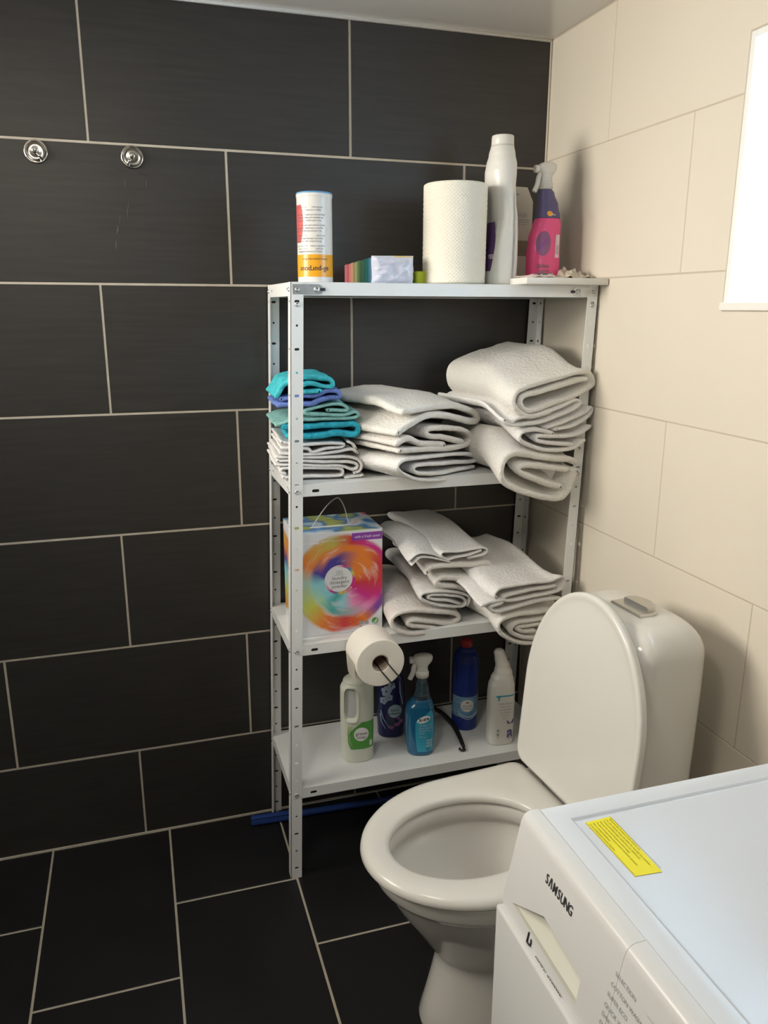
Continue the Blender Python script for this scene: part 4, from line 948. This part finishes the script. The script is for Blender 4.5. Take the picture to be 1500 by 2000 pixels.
b=nb(); discpatch(b,lambda x,z:Vector(((.455+x),z,.208)),0,0,.0575,.0505,40,3); mk('water',(.42,.40,.33),.05,spec=.5); link('water',b,'water',bowl)
b=nb(); O=outline(.737,.190,.292,.50,.03); S=[]
def inset(P,d,cx=.5): 
    out=[]
    n=len(P)
    for i,(x,y) in enumerate(P):
        ax,ay=P[i-1]; bx,by=P[(i+1)%n]; tx,ty=bx-ax,by-ay; l=math.hypot(tx,ty) or 1; out.append((x-ty/l*d,y+tx/l*d))
    return out
I=lambda d:inner(.158+d,.115+d,.523,0)
for P,z in [(I(.004),.4085),(inset(O,.012),.4085),(inset(O,.003),.4095),(inset(O,0),.414),(inset(O,.0015),.422),(inset(O,.006),.4285),(inset(O,.014),.4315),(inset(O,.022),.432),(I(.028),.4315),(I(.012),.4295),(I(.004),.4265),(I(0),.421),(I(.001),.412),(I(.004),.4085)]: S.append((P,z))
rings(b,S,False,False); bmesh.ops.remove_doubles(b,verts=b.verts[:],dist=1e-6); bmesh.ops.recalc_face_normals(b,faces=b.faces[:]); link('seat',b,'seat_plastic',toi,smooth=60)
# lid, opened upright against the cistern
b=nb(); LO=outline(.447,.186,.004,.205,.03); th=math.radians(94.5)
prof=[(.05,-.009),(.02,-.008),(.006,-.004),(.001,.002),(0,.008),(.0003,.0125),(.0022,.0155),(.006,.0165),(.010,.0162),(.0145,.0148),(.021,.0138),(.030,.0133),(.06,.0132)]
R=[]
for d,h in prof:
    ring=[]
    for (u,v) in inset(LO,d):
        u=max(.004+min(d,.02),u) if u<.02 else u
        x=.290+u*cos(th)+h*sin(th); z=.4365+u*sin(th)-h*cos(th); ring.append(b.verts.new((x,v,z)))
    R.append(ring)
n=len(R[0])
for A,B in zip(R,R[1:]):
    for i in range(n): b.faces.new((A[i],A[(i+1)%n],B[(i+1)%n],B[i]))
b.faces.new(R[0][::-1]); b.faces.new(R[-1]); bmesh.ops.recalc_face_normals(b,faces=b.faces[:]); link('lid',b,'seat_plastic',toi,smooth=60)
for sg in (-1,1):
    b=nb(); T=Matrix.Translation((.287,sg*.075,.4345))@Matrix.Rotation(PI/2,4,'X'); lathe(b,[(.004,-.018),(.0055,-.017),(.0055,.017),(.004,.018)],20,T); link('hinge',b,'seat_plastic',toi)
# cistern
rows=[(.38,.190,0,.100,.138,4.5),(.45,.186,0,.098,.139,4.8),(.60,.181,0,.094,.142,4.8),(.72,.1785,0,.0925,.1437,4.8),(.788,.178,0,.0922,.144,4.6)]
for i in range(1,15):
    a=PI/2*i/14; q=1-cos(a); rows.append((.788+.060*sin(a),.178-.002*q,0,.0922-.045*q,.144-.055*q,4.6-1.2*q))
rows+=[(.8505,.175,0,.036,.070,3),(.852,.175,0,.022,.045,2.6),(.8525,.175,0,.008,.015,2.3)]
L=Loft(rows,True)
b=nb(); L.body(b,96,80); cis=link('cistern',b,'ceramic',toi,smooth=60)
b=nb(); Pq=[(-.026,-.044),(.000,-.046)]+[(.046*sin(a)*.72,-.046*cos(a)) for a in [PI*k/20 for k in range(1,20)]]+[(.0,.046),(-.026,.044)]
def slab(bm,P,z0,z1,ox,oy,br=.002):
    A=[bm.verts.new((x+ox,y+oy,z0)) for x,y in P]; B=[bm.verts.new((x+ox,y+oy,z1-br)) for x,y in P]; C_=[bm.verts.new((x*.95+ox,y*.95+oy,z1)) for x,y in P]; n=len(P)
    for X,Y in ((A,B),(B,C_)):
        for i in range(n): bm.faces.new((X[i],X[(i+1)%n],Y[(i+1)%n],Y[i]))
    bm.faces.new(A[::-1]); bm.faces.new(C_); bmesh.ops.recalc_face_normals(bm,faces=bm.faces[:])
Pq=[(-x,y) for x,y in Pq]
slab(b,Pq,.846,.8565,.178,.018); bp=link('flush_plate',b,'satin_chrome',cis)
b=nb(); slab(b,[(x*.78-.006 if x<0 else x*.30-.006,y*.78) for x,y in Pq],.8565,.8645,.178,.018,.003); link('flush_button',b,'satin_chrome',bp)

# ------------------------------------------------------------------ washing machine
WX0,WX1,WYA,WYB=-.712,-.03,-1.9,-1.296
wm=thing('washing_machine','white front loading washing machine with yellow sticker on top, bottom right','washing machine',((WX0+WX1)/2,(WYA+WYB)/2,0))
wo=Vector(wm.location)
def wl(nm,bm,m,par=None,**k):
    o=link(nm,bm,m,par or wm,**k); o.data.transform(Matrix.Translation(-wo)); return o
b=nb(); box(b,(WX0,WYA,.018),(WX1,WYB,.7315),.004,2); body=wl('body',b,'washer_white',smooth=30)
b=nb(); box(b,(-.655,WYA+.004,.7315),(WX1,WYB-.003,.822),0); wl('upper_body',b,'washer_white',smooth=0)
for x in (WX0+.05,WX1-.05):
    for y in (WYA+.05,WYB-.05):
        b=nb(); lathe(b,[(.02,0),(.02,.008),(.012,.010),(.012,.020)],20,Matrix.Translation((x,y,0))); wl('foot',b,'black_plastic')
def FXP(z): return -.704+(z-.734)*(.021/.109)
def panel(y0,y1,recess,nm):
    b=nb(); prof=[(-.7038,.7335),(FXP(.738),.738),(FXP(.838),.838),(-.6815,.8445),(-.678,.8482),(-.673,.8498),(-.6618,.850),(-.6618,.7335)]
    A=[b.verts.new((x,y0,z)) for x,z in prof]; B=[b.verts.new((x,y1,z)) for x,z in prof]; n=len(prof)
    for i in range(n):
        if recess and i==1: continue
        b.faces.new((A[i],A[(i+1)%n],B[(i+1)%n],B[i]))
    b.faces.new(A); b.faces.new(B[::-1])
    if recess:
        Q=[b.verts.new((FXP(z),y,z)) for y,z in recess]      # order: low far, low near, high near, high far
        O=[A[1],B[1],B[2],A[2]]
        for i in range(4): b.faces.new((O[i],O[(i+1)%4],Q[(i+1)%4],Q[i]))
        cy=sum(y for y,z in recess)/4; cz=sum(z for y,z in recess)/4
        def dp(y,z,k,d): return b.verts.new((FXP(z)+d,cy+(y-cy)*k,cz+(z-cz)*k))
        D=[dp(recess[0][0],recess[0][1],.96,.003),dp(recess[1][0],recess[1][1],.96,.004),dp(recess[2][0],recess[2][1],.94,.030),dp(recess[3][0],recess[3][1],.94,.030)]
        ff=[]
        for i in range(4): ff.append(b.faces.new((Q[i],Q[(i+1)%4],D[(i+1)%4],D[i])))
        ff.append(b.faces.new(D))
        for q in ff: q.material_index=1
    bmesh.ops.recalc_face_normals(b,faces=b.faces[:])
    return wl(nm,b,['washer_white','washer_recess'],smooth=30)
rec=[]
for u,v in [(1001,1763),(1123,1962),(1134,1912),(1062,1790)]:
    n_=Vector((-.109,0,.021)).normalized(); q=hitp(u,v,Vector((FXP(.76),0,.76)),n_); rec.append((q.y,q.z))
dp_=panel(WYB-.0005,-1.5040,rec,'detergent_drawer')
panel(-1.50435,WYA,None,'control_panel')
# top cover: rim and sunken middle
b=nb(); x0,x1,y0,y1=-.6612,WX1,WYA,WYB-.0005; i0,i1,j0,j1=-.634,WX1-.03,WYA+.03,-1.324
def rect(x0,x1,y0,y1,z): return [b.verts.new(p) for p in ((x0,y0,z),(x1,y0,z),(x1,y1,z),(x0,y1,z))]
Rr=[rect(x0,x1,y0,y1,.822),rect(x0,x1,y0,y1,.847),rect(x0+.0004,x1-.002,y0+.002,y1-.0015,.8495),rect(x0+.0010,x1-.004,y0+.004,y1-.004,.850),rect(i0-.002,i1+.002,j0-.002,j1+.002,.850),rect(i0-.0005,i1+.0005,j0-.0005,j1+.0005,.8493),rect(i0+.001,i1-.001,j0+.001,j1-.001,.8472),rect(i0+.004,i1-.004,j0+.004,j1-.004,.8468)]
for A,B in zip(Rr,Rr[1:]):
    for i in range(4): b.faces.new((A[i],A[(i+1)%4],B[(i+1)%4],B[i]))
b.faces.new(Rr[0][::-1]); b.faces.new(Rr[-1]); top=wl('top_cover',b,'washer_top',smooth=20)
ZS=.8472
def ftop(p0,ux,uz): return plane_map(p0,ux,uz)
c0,c1,c2,c3=[Vector((q.x,q.y,ZS)) for q in (hit(1143,1607,2,ZS),hit(1240,1712,2,ZS),hit(1293,1703,2,ZS),hit(1192,1595,2,ZS))]
b=nb(); va=[b.verts.new(p) for p in (c0,c1,c2,c3)]; b.faces.new(va); r=bmesh.ops.extrude_face_region(b,geom=b.faces[:]); 
for e in r['geom']:
    if isinstance(e,bmesh.types.BMVert): e.co.z+=.0003
bmesh.ops.recalc_face_normals(b,faces=b.faces[:]); stk=wl('sticker',b,'yellow_sticker',smooth=0)
ux=(c1-c0).normalized(); uz=(c3-c0).normalized(); f=plane_map(c0+Vector((0,0,.0006)),ux,uz); wd,ht=(c1-c0).length,(c3-c0).length
b=nb()
for i,(l,e) in enumerate([('Remove the transport bolts before use',.0),('see the manual, keep the bolts for moving the machine',.0),('Transportsicherungen entfernen vor Gebrauch',0),('Retirez les vis de transport avant usage',0),('Ta bort transportskruvarna innan maskinen anvands',0),('Fjern transportboltene',0),('Irrota kuljetustuet ennen kayttoa',0)]):
    text(b,l,f,.004,ht-.0048-.0044*i,.0036,'LEFT')
rectpatch(b,f,.001,wd-.001,ht-.0010,ht-.0004,1,1); rectpatch(b,f,.001,wd-.001,.0003,.0008,1,1)
wl('sticker_text',b,'yellow_ink',stk,smooth=0)
n_=Vector((-.109,0,.021)).normalized(); pz=Vector((FXP(.76)-.0005,0,.76)); up=Vector((.021,0,.109)).normalized()
pm=lambda o:plane_map(o+n_*.0003,(0,-1,0),up)
s0=hitp(1064,1720,pz,n_); s1=hitp(1117,1786,pz,n_)
b=nb(); ln=abs(s1.y-s0.y); fs=pm(s0); xx0=0
wd_=[.62,.72,.86,.62,.68,.70,.70]; tot=sum(wd_); acc=0
for ch,wq in zip('SAMSUNG',wd_):
    k=ln/tot
    if ch=='A':
        for sg in (-1,1): 
            q0=[(acc+wq/2-.0*sg)*k,0]; b_pts=[((acc+wq/2+sg*.30)*k,0),((acc+wq/2+sg*.16)*k,0),((acc+wq/2-sg*.02)*k,.0112),((acc+wq/2+sg*.11)*k,.0112)]
            b.faces.new([b.verts.new(fs(*p)) for p in b_pts])
    else: text(b,ch,fs,(acc+wq/2)*k,0,.0155,bold=.014,sx=.74)
    acc+=wq
wl('maker_name',b,'ink',dp_,smooth=0)
b=nb(); q0=hitp(1030,1850,pz,n_); q1=hitp(1081,1932,pz,n_); fs=pm(q0)
text(b,'DIGITAL INVERTER',fs,.017,.0,.0064,'LEFT',bold=.03,sx=(abs(q1.y-q0.y)-.005)/.052)
d0=hitp(1030,1836,pz,n_); fs=pm(d0)
tube(b,[fs(0,-.002),fs(0,.010)],.0011,5); tube(b,catmull([fs(0,-.002),fs(.006,-.0015),fs(.0075,.003),fs(.006,.006)],4),.0011,5)
wl('motor_badge',b,'ink',dp_,smooth=0)
b=nb()
for i,(l,(u,v)) in enumerate(zip(['SELECTION','COTTON WASH','SUPER ECO','QUICK WASH','DAILY WASH','DELICATES'],[(1203,1898),(1194,1917),(1187,1936),(1181,1956),(1176,1974),(1171,1991)])):
    q=hitp(u,v,pz,n_); fs=pm(q); text(b,l,fs,0,-.003,.0062,'LEFT')
    rectpatch(b,fs,.048,.085,-.001,-.0006,1,1)
wl('programme_list',b,'mid_ink',bpy.data.objects['control_panel'],smooth=0)
